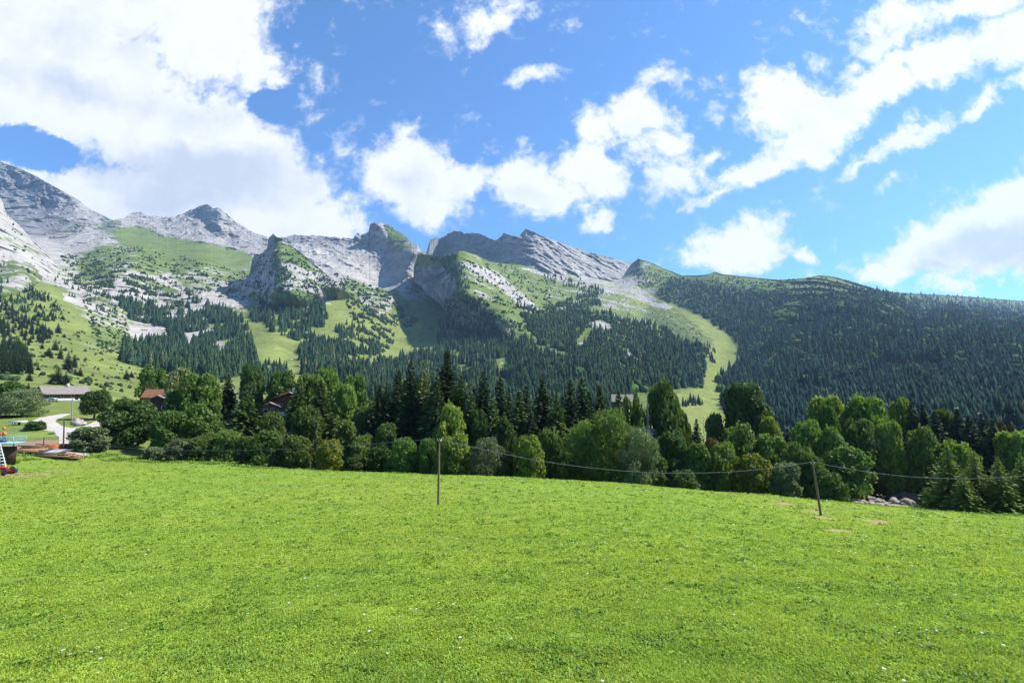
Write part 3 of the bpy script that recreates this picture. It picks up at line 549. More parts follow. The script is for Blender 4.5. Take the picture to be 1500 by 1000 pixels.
def scatter_mesh(name, protos, pos, h, wd, tint, material, label, cat, kind='stuff'):
    """many far trees merged into one mesh"""
    idx = rng.integers(0, len(protos), len(pos)); ang = rng.random(len(pos))*6.283; Vs = []; Fs = []; Cs = []; off = 0
    for k, (V, Fa) in enumerate(protos):
        s = np.where(idx == k)[0]
        if len(s) == 0: continue
        c, sn = np.cos(ang[s])[:, None], np.sin(ang[s])[:, None]; lean = rng.normal(0, .02, (len(s), 2))
        x = (V[None, :, 0]*c-V[None, :, 1]*sn)*(h[s]*wd[s])[:, None]+lean[:, :1]*V[None, :, 2]*h[s][:, None]+pos[s, 0:1]; y = (V[None, :, 0]*sn+V[None, :, 1]*c)*(h[s]*wd[s])[:, None]+pos[s, 1:2]; z = V[None, :, 2]*h[s][:, None]+pos[s, 2:3]
        Vs.append(np.stack([x, y, z], -1).reshape(-1, 3)); Fs.append((Fa[None]+(np.arange(len(s))*len(V))[:, None, None]+off).reshape(-1, 3)); off += len(s)*len(V)
        Cs.append(np.repeat(tint[s], len(V), 0))
    o = link(name, mesh_np(name, np.concatenate(Vs), np.concatenate(Fs), material, False, np.concatenate(Cs))); tag(o, label, cat, kind=kind); return o
MF_con = foliage('spruce_far', (.017, .042, .022), (.044, .076, .034), .12, True, .02)
MF_rnd = foliage('broadleaf_far', (.040, .080, .022), (.085, .140, .036), .25, True, .03)
MF_conb = foliage('spruce_far_haze_tint', (.012, .034, .030), (.034, .066, .046), .12, True, .02)  # spruce again, the right slope's blue haze put into the needle colour
MF_bush = foliage('dwarf_pine', (.030, .056, .026), (.060, .095, .034), .15, True, .03)
def fill(sheetn, poly, n, holes=(), gap=0.0, gs=70, dmin=0.0):
    P = np.array(poly, float); lo = P.min(0); hi = P.max(0); m = int(n*1.0)
    px = rng.uniform(lo[0], hi[0], m*3); py = rng.uniform(lo[1], hi[1], m*3)
    W = spos(sheetn, px, py); nz = fbm(W[:, 0]/gs, W[:, 1]/gs+W[:, 2]/gs*.6, 4, 900)
    sdv = poly_sd(px, py, poly)+5*fbm(W[:, 0]/50, W[:, 2]/30, 3, 901)
    k = (sdv > 0) & (nz > gap)
    for hpoly in holes: k &= poly_sd(px, py, hpoly)+3*fbm(W[:, 0]/30, W[:, 2]/20, 3, 902) < 0
    s = SHEETS[sheetn]; k &= py > np.interp(px, s['xs'], s['top'])+.5; k &= py < np.interp(px, s['xs'], s['bot'])-1
    area = (hi-lo).prod(); W = W[k]; px = px[k]; py = py[k]; q = min(len(W), int(n)); return W[:q], px[:q], py[:q]
def con_density(poly, px_sp): P = np.array(poly, float); return int((P.max(0)-P.min(0)).prod()/(px_sp))
ALLC = []; ALLR = []; ALLB = []
def add(lst, r, hmin, hmax, wmul=1.0): 
    W, px, py = r
    for i in range(len(W)): pass
    h = rng.uniform(hmin, hmax, len(W))*np.clip(rng.normal(1, .24, len(W)), .4, 1.45); lst.append(np.column_stack([W, h, px, py, np.full(len(W), wmul)]))
FB = dict(
 main=[(168,437),(200,443),(240,448),(290,443),(335,456),(347,462),(362,478),(370,510),(380,530),(352,548),(320,556),(285,556),(250,548),(205,540),(178,528),(182,500),(225,498),(250,505),(230,480),(190,468)],
 f3=[(366,462),(378,448),(398,428),(412,424),(440,438),(474,447),(481,468),(472,482),(448,490),(438,502),(418,494),(396,490),(388,474),(372,478)],
 f4=[(436,500),(452,492),(470,502),(500,506),(530,513),(556,523),(575,528),(620,514),(660,504),(700,506),(750,500),(800,505),(800,640),(620,640),(560,600),(540,590),(480,565),(440,548)],
 f4c=[(490,482),(500,475),(530,479),(548,486),(560,520),(540,522),(500,516)], f4b=[(368,542),(395,534),(415,545),(420,568),(385,578),(368,562)],
 a=[(12,410),(30,410),(72,440),(66,447),(40,436),(14,418)], b=[(-400,440),(0,440),(15,450),(45,470),(68,482),(72,500),(50,510),(18,496),(-60,492),(-400,492)], c=[(-400,500),(0,502),(20,507),(38,520),(43,547),(10,548),(-60,540),(-400,545)],
 up=[(85,400),(150,385),(235,410),(345,440),(330,455),(230,446),(165,440),(120,425)], up2=[(0,380),(18,386),(12,420),(0,425)], shade=[(600,372),(650,372),(655,395),(625,395)])
HM = [[(275,444),(298,443),(308,458),(280,462)], [(222,443),(245,445),(243,455),(225,453)], [(266,489),(286,489),(298,504),(274,506)], [(196,474),(240,480),(250,499),(205,504),(186,492)], [(285,425),(345,425),(355,440),(345,448),(300,443)]]
add(ALLC, fill('mountain', FB['main'], 3600, HM), 17, 26)
add(ALLC, fill('mountain', FB['f3'], 1300, [[(402,455),(407,455),(410,495),(404,495)]]), 18, 27)
add(ALLC, fill('mountain', FB['f4'], 7000, [[(618,572),(680,572),(680,592),(618,590)], [(552,572),(590,574),(590,588),(552,584)]]), 17, 27)
add(ALLC, fill('mountain', FB['f4c'], 240), 14, 24); add(ALLC, fill('mountain', FB['f4b'], 180), 18, 26)
add(ALLC, fill('mountain', FB['up'], 1700, HM, .08, 60), 7, 15)
add(ALLC, fill('rock_buttress', [(-300,370),(0,375),(12,385),(10,430),(-300,430)], 260, (), .1), 8, 15)
add(ALLC, fill('pinnacle_hill', [(345,425),(375,400),(410,395),(500,420),(505,436),(345,445)], 230, (), .05, 60), 7, 15)
add(ALLB, fill('pinnacle_hill', [(372,378),(400,352),(430,362),(505,420),(505,440),(370,450)], 900, (), .02, 50), 3, 8)
add(ALLB, fill('mountain', [(90,375),(200,360),(300,385),(365,400),(360,440),(150,430),(90,410)], 1900, (), .08, 60), 3, 9)
add(ALLB, fill('mountain', [(120,430),(180,450),(200,510),(140,520),(130,470)], 420, (), .0, 30), 2, 6)
add(ALLB, fill('mountain', [(490,400),(560,425),(615,470),(600,480),(520,475),(510,450)], 1100, (), .03, 40), 4, 11)
add(ALLC, fill('mountain', [(515,440),(600,455),(580,478),(520,468)], 160, (), .05, 40), 9, 17)
add(ALLB, fill('mountain', [(540,478),(575,480),(578,500),(560,520),(535,500)], 260), 5, 10)
add(ALLB, fill('rock_buttress', [(-200,320),(30,330),(100,400),(80,430),(-200,440)], 260, (), .1, 40), 3, 8)
add(ALLC, fill('mountain', [(640,470),(660,470),(740,505),(700,510),(640,505)], 260), 14, 22)
# spur
add(ALLC, fill('wooded_mountain', [(652,442),(668,430),(700,450),(742,494),(742,506),(690,500),(654,484)], 900, (), -.25), 14, 22, 1.2)
add(ALLC, fill('wooded_mountain', [(625,378),(668,372),(676,400),(672,430),(655,400),(640,386)], 240, (), -.1, 50), 10, 16, 1.2)
add(ALLC, fill('wooded_mountain', [(672,385),(685,400),(690,430),(745,480),(760,500),(745,505),(700,455),(668,432)], 420, (), -.1, 50), 12, 20)
add(ALLC, fill('wooded_mountain', [(735,378),(762,392),(775,405),(770,412),(735,392),(715,388)], 70, (), -.3, 50), 10, 17)
add(ALLC, fill('wooded_mountain', [(795,402),(850,413),(886,425),(882,434),(840,424),(800,414)], 190, (), -.15, 60), 14, 22)
F5 = [(745,508),(765,495),(792,505),(755,448),(790,455),(830,440),(872,428),(882,447),(852,456),(892,456),(905,470),(938,472),(975,480),(1000,502),(1030,510),(1034,530),(1030,566),(990,570),(930,575),(870,650),(755,650)]
HS = [[(862,470),(882,469),(897,477),(893,486),(870,484)], [(906,511),(921,511),(942,532),(938,539),(920,527)], [(838,505),(862,480),(870,488),(848,515)], [(780,510),(800,508),(850,522),(848,532),(800,520)]]
add(ALLC, fill('wooded_mountain', F5, 7400, HS, -.20, 90), 15, 25)
add(ALLR, fill('wooded_mountain', F5, 2300, HS, .0, 60), 7, 12)
add(ALLB, fill('wooded_mountain', [(672,380),(740,395),(800,410),(870,450),(800,500),(760,495),(700,440)], 1500, (), .06, 60), 3, 9)
add(ALLB, fill('wooded_mountain', [(850,415),(920,435),(1000,465),(1035,500),(1010,500),(900,460)], 700, (), .08, 60), 2, 5)
add(ALLC, fill('wooded_mountain', [(1028,500),(1050,515),(1052,522),(1046,532),(1036,530)], 40), 12, 18)
add(ALLC, fill('wooded_mountain', [(975,588),(990,584),(1003,586),(1020,578),(1030,592),(1000,600),(978,600)], 55), 9, 14)
F6 = [(985,408),(1040,414),(1060,424),(1120,430),(1205,432),(1285,424),(1340,430),(1400,433),(1500,441),(1900,464),(1900,690),(1110,690),(1085,622),(1060,602),(1050,560),(1085,530),(1080,505),(1062,486),(1031,465),(989,447),(960,433),(972,416)]
HR = [[(1130,455),(1160,440),(1180,450),(1165,470),(1135,480)], [(1130,508),(1160,508),(1160,520),(1135,520)], [(1280,450),(1315,445),(1330,455),(1295,465)], [(1215,435),(1265,430),(1270,440),(1225,446)]]
add(ALLC, fill('wooded_mountain', F6, 34000, HR, -.30, 110), 11, 25)
add(ALLR, fill('wooded_mountain', F6, 6500, (), .05, 80), 8, 15)
for hq in HR: add(ALLR, fill('wooded_mountain', hq, 70), 5, 9)
add(ALLB, fill('wooded_mountain', [(1030,405),(1120,412),(1205,408),(1300,430),(1290,445),(1120,440),(1050,430)], 1500, (), -.1, 60), 3, 8)
add(ALLB, fill('wooded_mountain', [(918,388),(937,384),(1000,408),(985,420),(940,424)], 420, (), -.1, 60), 3, 7)
add(ALLB, fill('mountain', [(0,400),(60,420),(140,480),(200,550),(180,590),(0,585),(-60,560),(-60,420)], 900, (), .06, 40), 1.5, 4)
add(ALLC, fill('mountain', [(-10,408),(25,405),(80,440),(105,470),(60,472),(0,440)], 150, (), -.05, 50), 9, 16)
add(ALLC, fill('mountain', [(60,395),(150,420),(200,455),(150,470),(90,430)], 130, (), .0, 50), 8, 14)
AC = np.concatenate(ALLC); AR = np.concatenate(ALLR); AB = np.concatenate(ALLB)
def tints(n, lo=.65, hi=1.4, brown=.04, seed=3):
    t = (rng.uniform(lo, hi, n)*np.clip(rng.normal(1, .18, n), .6, 1.5))[:, None]*np.ones((n, 3)); b = rng.random(n) < brown; t[b] *= np.array([2.6, 1.5, 1.3]); return t
# woods by the slope they stand on
left = AC[:, 4] < 360; mid = (AC[:, 4] >= 360) & (AC[:, 4] < 1000); mid = mid & ~((AC[:, 4] > 960) & (AC[:, 5] < 470)); rt = ~(left | mid)
for nm, k, lb in (('spruce_forest', left, 'dark spruce wood among white limestone on the left slope'), ('spruce_forest', mid, 'spruce wood over the middle slopes below the cliff and around the pale slabs'), ('spruce_forest', rt, 'dense spruce forest with blue haze tinted in, on the mountain right of the ski run')):
    A = AC[k]; scatter_mesh(nm, PC, A[:, :3]-[0, 0, .6], A[:, 3], rng.uniform(.85, 1.25, len(A))*A[:, 6], tints(len(A)), MF_conb if k is rt else MF_con, lb, 'forest')
scatter_mesh('broadleaf_wood', PR, AR[:, :3]-[0, 0, 1.], AR[:, 3], rng.uniform(.9, 1.5, len(AR)), tints(len(AR), .7, 1.5, .02), MF_rnd, 'lighter green broadleaved trees scattered through the spruce woods', 'trees')
scatter_mesh('dwarf_pine_scrub', PB, AB[:, :3]-[0, 0, .8], AB[:, 3], rng.uniform(.9, 1.7, len(AB)), tints(len(AB), .7, 1.3, .0), MF_bush, 'low dark scrub dotted over rocks and alpine pasture', 'scrub')
# ---------------------------------------------------------------- near trees: built once per shape, copied per tree
def quads(cen, a, b):
    """leaf clumps: quads centred at cen with half axes a, b"""
    V = np.stack([cen-a-b*.6, cen+a-b, cen+a*.8+b, cen-a*.7+b*.8], 1).reshape(-1, 3); return V, np.arange(len(V)).reshape(-1, 4)
def rand_unit(r, n): v = r.normal(size=(n, 3)); return v/np.linalg.norm(v, axis=1)[:, None]
def crown_broad(seed, nl, n, size, low=.08, droop=0., top=1.0, slim=1.0, lobr=(.15, .26)):
    r = np.random.default_rng(seed); L_ = []; h = top-low
    for i in range(nl):
        f = (i+.5)/nl; z = low+h*(.12+.80*f); w_ = math.sin(math.pi*min(1, .22+.66*f))**.7*.36*slim; a = i*2.4+r.random()*1.2; q = w_*r.uniform(.55, 1.0)
        rr = r.uniform(*lobr); L_.append((q*math.cos(a), q*math.sin(a), z, rr, rr*r.uniform(.7, .95)))
    L_ = np.array(L_); per = r.choice(nl, n, p=L_[:, 3]**2/(L_[:, 3]**2).sum()); d = rand_unit(r, n); d[:, 2] = np.abs(d[:, 2])*r.choice([1, 1, 1, -.7], n)
    cl = fbm(d[:, 0]*3+per*7.7, d[:, 1]*3+d[:, 2]*2.3, 3, seed)
    rad = (1+.55*cl)*r.uniform(.72, 1.04, n)
    P = L_[per, :3]+d*np.stack([L_[per, 3]*rad, L_[per, 3]*rad, L_[per, 4]*rad], 1)
    keep = np.ones(n, bool)
    for k in range(nl):
        q = (P-L_[k, :3])/np.array([L_[k, 3], L_[k, 3], L_[k, 4]]); keep &= ~((np.linalg.norm(q, axis=1) < .72) & (per != k))
    keep &= P[:, 2] > low*.4; P = P[keep]; d = d[keep]; m = len(P)
    nrm = d+rand_unit(r, m)*1.25; nrm[:, 2] += .25; nrm /= np.linalg.norm(nrm, axis=1)[:, None]
    a = np.cross(nrm, rand_unit(r, m)); a /= np.linalg.norm(a, axis=1)[:, None]; b = np.cross(nrm, a); s = size*r.uniform(.6, 1.35, m)[:, None]
    if droop: b = b*(1-droop)+np.array([0, 0, -1])*droop; a *= .45; b *= 1.6
    return quads(P, a*s*.5, b*s*.5)
def crown_spruce(seed, nw=34, nb=10, low=.04, pw=.85, sz=1.0, up=0.0, gap=0.0):
    r = np.random.default_rng(seed); C_ = []; A_ = []; B_ = []
    for i in range(nw):
        f = (i+r.random()*.6)/nw; z = low+(1-low)*f; R0 = .66*(1-f)**pw*r.uniform(.80, 1.15)+.006
        if r.random() < gap: continue
        k = max(4, int(nb*(1-f*.55))); a0 = r.random()*6.28
        for j in range(k):
            a = a0+j*6.283/k+r.normal()*.14; rl = R0*r.uniform(.62, 1.15); m = max(2, int(7*(1-f)+2)); t = (np.arange(m)+.6)/m
            rr = rl*t; dz = -.34*rl*t**1.4*.55+up*rl*t; ca, sa = math.cos(a), math.sin(a)
            P = np.stack([rr*ca, rr*sa, z+dz*.9], 1)+r.normal(size=(m, 3))*[.010, .010, .006]
            w_ = (.058*(1-.45*t)*(1-f*.82)+.006)*sz; C_.append(P)
            A_.append(np.stack([ca*w_*1.1, sa*w_*1.1, -.16*w_-.1*w_*t], 1)); B_.append(np.stack([-sa*w_*.9, ca*w_*.9, r.normal(size=m)*w_*.25-.12*w_], 1))
            # hanging twigs
            C_.append(P-[0, 0, .010]); A_.append(np.stack([ca*w_*.9, sa*w_*.9, 0*t], 1)); B_.append(np.stack([0*t, 0*t, -.36*w_], 1)+r.normal(size=(m, 3))*w_[:, None]*.15)
    C_ = np.concatenate(C_); A_ = np.concatenate(A_)*[1, 1, .45]; B_ = np.concatenate(B_)*[1, 1, .6]; return quads(C_, A_, B_)
def tube(P, rad, k=7):
    P = np.array(P, float); V = []; 
    for i in range(len(P)):
        d = P[min(i+1, len(P)-1)]-P[max(i-1, 0)]; d /= np.linalg.norm(d)+1e-9; u = np.cross(d, [0.31, .95, .1]); u /= np.linalg.norm(u); v = np.cross(d, u)
        for j in range(k): a = 6.2832*j/k; V.append(P[i]+rad[i]*(math.cos(a)*u+math.sin(a)*v))
    Fa = [(i*k+j, i*k+(j+1) % k, (i+1)*k+(j+1) % k, (i+1)*k+j) for i in range(len(P)-1) for j in range(k)]
    return np.array(V), np.array(Fa)
def merge(parts):
    V = []; Fa = []; o = 0
    for v, f in parts: V.append(v); Fa.append(f+o); o += len(v)
    return np.concatenate(V), np.concatenate(Fa)
M_bark = simple('bark', (.12, .095, .07), .95, 9, .4, .03); M_barkg = simple('grey_bark', (.20, .18, .155), .95, 9, .4, .03)
def trunk_broad(seed, low=.2, n=6):
    r = np.random.default_rng(seed); parts = [tube([(0, 0, -.06), (0, 0, .0), (.008, .005, low), (.01, -.01, low+.25), (0, .01, .8)], [.045, .034, .026, .018, .004])]
    for i in range(n):
        a = i*2.4+r.random(); z = low*.8+(.6-low*.5)*i/n; q = .28*r.uniform(.7, 1.1); parts.append(tube([(0, 0, z), (q*.5*math.cos(a), q*.5*math.sin(a), z+.12), (q*math.cos(a), q*math.sin(a), z+.26)], [.014, .009, .003], 5))
    return merge(parts)
def trunk_spruce(bare=0): return tube([(0, 0, -.04), (0, 0, .0), (0, 0, .5), (0, 0, .985)], [.05, .036, .022, .003])
GREENS = [  # leaf tones, dark to light
 foliage('leaf_dark_green', (0.041, 0.079, 0.018), (0.090, 0.145, 0.030), 0.36000000000000004), foliage('leaf_mid_green', (0.068, 0.122, 0.024), (0.139, 0.216, 0.039), 0.38), foliage('leaf_light_green', (0.112, 0.182, 0.030), (0.233, 0.320, 0.054), 0.42000000000000004),
 foliage('leaf_silver_green', (.075, .110, .045), (.170, .220, .090), .22), foliage('leaf_yellow_green', (.095, .135, .018), (.210, .250, .036), 0.44), foliage('leaf_reddish', (.10, .075, .030), (.17, .13, .055), .25),
 foliage('needles_dark', (0.021, 0.045, 0.017), (0.048, 0.081, 0.022), .14), foliage('needles_green', (0.048, 0.087, 0.021), (0.105, 0.152, 0.033), .2), foliage('needles_larch', (0.102, 0.152, 0.026), (0.214, 0.268, 0.045), 0.42000000000000004), foliage('needles_pale', (0.094, 0.129, 0.039), (0.186, 0.216, 0.067), .2)]
DKG, MID, LGT, SIL, YLW, RED, NDK, NGR, NLA, NPA = range(10)
SH = {}
def shape(kind, var, tone):
    """mesh pair (crown, trunk) for a kind of tree, shared by copies of the same tone"""
    key = (kind, var, tone)
    if key in SH: return SH[key]
    sd_ = 100+var*17+len(kind)
    if kind == 'round': q = crown_broad(sd_, 46, 15000, .037, .04, 0, 1., 1.05, (.10, .19))
    elif kind == 'tall': q = crown_broad(sd_, 50, 15000, .037, .06, 0, 1., .95, (.08, .17))
    elif kind == 'bush': q = crown_broad(sd_, 34, 10500, .042, .0, 0, 1., 1.1, (.11, .20))
    elif kind == 'willow': q = crown_broad(sd_, 44, 16000, .032, .02, .35, 1., 1.05, (.10, .19))
    elif kind == 'airy': q = crown_broad(sd_, 22, 3800, .046, .16, 0, 1., 1.0, (.09, .17))
    elif kind == 'globe': q = crown_broad(sd_, 34, 10000, .042, .20, 0, 1., 1.05, (.11, .20))
    elif kind == 'spruce': q = crown_spruce(sd_, 46, 14, .03, .82, 1.4)
    elif kind == 'slimspruce': q = crown_spruce(sd_, 38, 11, .04, .7, 1.5, 0, .03)
    elif kind == 'larch': q = crown_spruce(sd_, 36, 10, .05, .95, 1.0, .06, .03)
    elif kind == 'smallspruce': q = crown_spruce(sd_, 24, 10, .01, .85, 1.6)
    elif kind == 'dead': q = None
    cm = mesh_np(kind+'_crown', q[0], q[1], GREENS[tone]) if q else None
    if kind in ('spruce', 'slimspruce', 'larch', 'smallspruce', 'dead'):
        t = trunk_spruce(); tmat = M_bark
        if kind == 'dead':
            r = np.random.default_rng(5); ps = [t]
            for i in range(26): a = r.random()*6.28; z = .3+.66*i/26; l = .33*(1-z)+.04; ps.append(tube([(0, 0, z), (l*math.cos(a), l*math.sin(a), z-.015)], [.008, .002], 4))
            t = merge(ps); tmat = M_barkg
    else: t = trunk_broad(sd_, .3 if kind == 'globe' else .14); tmat = M_bark
    SH[key] = (cm, mesh_np(kind+'_trunk', t[0], t[1], tmat, True)); return SH[key]
NAMES = dict(round='broadleaf_tree', tall='broadleaf_tree', bush='leafy_bush', willow='willow_tree', airy='broadleaf_tree', globe='broadleaf_tree', spruce='spruce_tree', slimspruce='spruce_tree', larch='larch_tree', smallspruce='spruce_tree', dead='dead_tree')
def plant(kind, px, top, width, Y, tone, var=0, label='', group=None, base=None, parts=True):
    u, vt = uv_of(px, top); x = float(u*Y); z0 = gz1(x, Y)-.25 if base is None else base; h = float(vt*Y)-z0; wd = width/F*Y
    cm, tm = shape(kind, var, tone); o = empty(NAMES[kind], (x, Y, z0), rng.random()*6.28); cat = NAMES[kind].split('_')[-1]
    tag(o, label, {'tree': 'tree', 'bush': 'bush'}[cat], group); o.scale = (wd, wd, h)
    for nm, me in (('crown', cm), ('trunk', tm)):
        if me is not None and parts: link(nm, me, o)
    return o
ORD = 'first second third fourth fifth sixth seventh eighth ninth tenth eleventh twelfth thirteenth fourteenth fifteenth sixteenth seventeenth eighteenth nineteenth twentieth twenty-first twenty-second twenty-third twenty-fourth twenty-fifth twenty-sixth twenty-seventh twenty-eighth twenty-ninth thirtieth'.split()
LOOK = {DKG: 'dark green', MID: 'mid green', LGT: 'light green', SIL: 'silvery green', YLW: 'yellow green', RED: 'reddish', NDK: 'dark', NGR: 'green', NLA: 'feathery green', NPA: 'pale green'}
def row(items, where, group):
    """items: (kind, px, top, width, Y, tone, var); each gets a label that counts it from the left of its row"""
    items = sorted(items, key=lambda i: i[1]); n = len(items)
    for i, (k, px, top, wd, Y, tone, var) in enumerate(items):
        noun = {'tree': {'willow': 'willow', 'spruce': 'spruce', 'slimspruce': 'narrow spruce', 'larch': 'larch', 'smallspruce': 'small spruce', 'dead': 'bare dead conifer', 'round': 'rounded tree', 'tall': 'tall leafy tree', 'airy': 'open crowned tree', 'globe': 'globe shaped tree'}.get(k, ''), 'bush': 'bush'}[NAMES[k].split('_')[-1]]
        look = '' if k == 'dead' else LOOK[tone]+' '
        plant(k, px, top, wd, Y, tone, var, f'{look}{noun}, {ORD[i]} from left {where}', group)
# tall conifers behind the field
row([('spruce',566,566,60,134,NDK,0),('spruce',594,556,64,132,NDK,1),('spruce',612,550,60,134,NDK,2),('spruce',665,560,64,134,NDK,0),('spruce',694,566,62,132,NDK,1),('spruce',745,575,60,130,NDK,2),('spruce',770,565,64,134,NDK,0),('spruce',824,580,60,132,NDK,1),('spruce',863,572,62,130,NDK,2),('slimspruce',545,572,48,128,NGR,0),('spruce',556,562,63,122,NDK,1),('spruce',584,541,74,124,NDK,2),('spruce',602,528,78,118,NDK,0),('slimspruce',621,526,56,122,NPA,1),('slimspruce',633,540,48,116,NGR,2),('spruce',655,514,105,118,NDK,1),('slimspruce',643,552,51,110,NDK,0),('spruce',676,548,70,120,NGR,2),
 ('slimspruce',690,560,48,112,NGR,1),('spruce',708,543,85,118,NDK,0),('slimspruce',724,580,45,108,NGR,0),('spruce',733,549,74,120,NDK,2),('spruce',760,572,78,112,NGR,1),('spruce',794,554,87,118,NDK,1),('slimspruce',778,585,51,110,NDK,2),('spruce',815,575,74,114,NGR,0),('spruce',835,554,70,120,NDK,2),('spruce',852,554,78,122,NDK,0),('spruce',878,563,74,124,NDK,1),('spruce',906,571,61,126,NGR,2)], 'among conifers behind the field', 'tall conifers behind the field')
row([('bush',592,643,40,100,MID,0),('bush',627,644,34,99,MID,1),('airy',662,594,58,104,LGT,0),('bush',655,618,46,106,MID,1),('bush',665,640,58,98,LGT,2),('willow',714,643,58,96,SIL,0),('bush',773,640,50,95,LGT,0),('bush',740,662,30,96,DKG,1),('bush',806,632,40,104,MID,1),('tall',740,612,44,106,DKG,1),('tall',700,602,36,110,DKG,2),
 ('willow',857,620,76,100,MID,1),('willow',893,603,88,98,MID,0),('willow',934,630,66,94,SIL,2),('bush',826,660,34,96,DKG,2),('bush',575,668,26,102,MID,2),('tall',565,620,44,110,DKG,0),('bush',556,655,40,104,DKG,0),('bush',532,640,44,108,MID,1),('bush',520,668,34,103,DKG,2),
 ('bush',482,645,44,102,YLW,0),('bush',437,640,46,104,MID,2),('bush',395,632,54,104,MID,0),('bush',362,640,40,106,DKG,1),('bush',334,632,44,105,MID,1),('bush',290,596,64,114,MID,2),('bush',297,640,44,104,MID,0),('bush',250,604,56,110,MID,1),('bush',262,645,40,103,SIL,2),('bush',226,655,30,104,SIL,0)], 'along the far field edge', 'bushes and low trees along the field edge')
row([('round',970,562,62,118,DKG,0),('airy',928,575,46,116,MID,1),('dead',948,560,26,108,NGR,0),('dead',1030,606,16,112,NGR,0),('spruce',1020,613,50,118,NDK,0),('tall',998,600,36,122,DKG,1),('round',1092,563,76,140,DKG,1),('tall',1046,606,36,142,MID,0),
 ('bush',1045,646,34,112,RED,0),('tall',985,634,66,100,DKG,2),('bush',1022,652,50,97,MID,0),('bush',1058,652,48,96,MID,1),('bush',1082,628,64,112,MID,2),('bush',1104,668,56,92,YLW,0),('bush',1130,640,58,108,MID,0),('bush',1150,680,50,91,SIL,1),('bush',1172,655,46,98,MID,2),('bush',1190,668,44,92,MID,0),('spruce',1153,626,30,120,NDK,1),('bush',960,672,44,95,DKG,1),('bush',1000,690,46,92,DKG,2),('tall',1128,612,40,130,LGT,2)], 'among the trees right of the middle', 'trees right of the middle')
row([('round',1211,582,62,128,LGT,1),('round',1268,584,78,124,LGT,0),('round',1212,596,34,120,MID,0),('airy',1316,586,40,134,LGT,2),('bush',1180,620,50,112,MID,1),('bush',1216,632,56,108,MID,2),('bush',1255,618,60,112,DKG,0),('bush',1298,622,44,110,MID,1),('spruce',1333,589,67,128,NDK,0),('spruce',1351,590,67,126,NDK,1),('spruce',1368,600,67,122,NDK,2),('tall',1384,600,36,128,MID,0),('spruce',1401,597,70,124,NDK,1),
 ('spruce',1418,606,74,118,NDK,2),('spruce',1437,604,63,120,NDK,0),('spruce',1453,613,67,116,NDK,1),('airy',1470,615,34,122,RED,1),('bush',1350,632,56,108,MID,2),('round',1322,655,56,132,MID,1),('bush',1358,648,36,130,YLW,0),('round',1487,634,56,112,LGT,1),('round',1512,640,70,110,LGT,0),('bush',1400,650,50,104,LGT,1),('bush',1290,650,44,126,DKG,2)], 'in the group at the right end', 'trees at the right')
row([('bush',1237,656,74,104,MID,0),('bush',1278,672,52,113,MID,1),('bush',1213,692,44,85,DKG,2),('larch',1386,648,74,88,NLA,0),('larch',1426,658,56,86,NLA,1),('larch',1460,668,62,84,NLA,2),('larch',1494,662,60,84,NLA,0),('larch',1410,690,50,84,NLA,1),('larch',1520,660,60,86,NLA,2),('larch',1374,700,34,96,NLA,2)], 'nearest the right end of the field', 'larches and bushes nearest the right end of the field')
row([('round',192,586,80,112,DKG,0),('airy',228,540,50,170,MID,0),('airy',264,541,42,148,NPA,2),('round',296,548,62,140,MID,1),('spruce',335,548,50,148,NDK,0),('tall',371,535,46,150,DKG,1),('slimspruce',362,562,56,128,NGR,1),('round',414,546,46,152,DKG,2),('spruce',438,560,74,126,NGR,0),('tall',458,548,56,132,MID,0),('spruce',470,556,78,124,NGR,2),('round',478,541,50,150,LGT,0),('round',520,552,50,146,MID,1),('bush',262,575,40,138,DKG,0),('round',505,565,44,140,LGT,2),('bush',133,626,56,104,SIL,1),('globe',141,574,44,148,DKG,0),('willow',36,571,64,150,SIL,1),('bush',16,560,40,185,DKG,2),('bush',54,617,26,126,DKG,0),('bush',76,634,10,121,MID,0),('bush',12,608,30,148,DKG,1),('smallspruce',61,614,14,128,NDK,0),('bush',398,606,40,118,MID,0),('bush',432,588,30,128,LGT,1),('bush',510,618,50,120,MID,0),('round',535,600,44,124,DKG,2),('bush',450,600,60,114,DKG,1),('bush',220,560,24,160,DKG,1)], 'around the chalets on the left', 'trees around the chalets')
# scattered and clumped spruces on the near left slope: single trees
lone = [(44,543,558,11),(79,546,563,16),(86,536,563,24),(97,545,563,16),(101,513,542,17),(110,517,538,11),(118,537,551,10),(111,539,549,8),(72,508,522,15),(82,496,513,11),(90,504,526,9),(94,488,494,7),(86,472,488,10),(92,461,468,8),(79,441,449,8),(59,443,451,8),(62,502,511,7),(137,470,475,6),(56,535,542,8),(42,560,570,8),(30,498,506,9),(186,540,556,12),(193,543,553,9),(72,478,488,9),(76,482,490,6),(57,455,464,12),(70,462,470,8),(64,453,460,6),(208,552,560,6),(50,460,470,9),(330,545,556,6),(325,548,560,6),(262,592-30,566,5)]
def hillside(items, where, group, cat='tree'):
    items = sorted(items); 
    for i, (px, top, bot_, wd) in enumerate(items):
        if bot_ < 590:
            P = spos('mountain', [px], [bot_])[0]; Y = P[1]; lbl = where(i, px) if callable(where) else where
            plant('smallspruce', px, top, wd*.85, Y, NDK, i % 3, lbl, group, base=P[2]-.4)
hillside([x for x in lone], lambda i, px: (f'single dark spruce on the left grassy slope, {ORD[i]} from the left' if i < 30 else f'single small spruce below the left wood, {ORD[i-30]} from the left'), 'single spruces on the left slope')
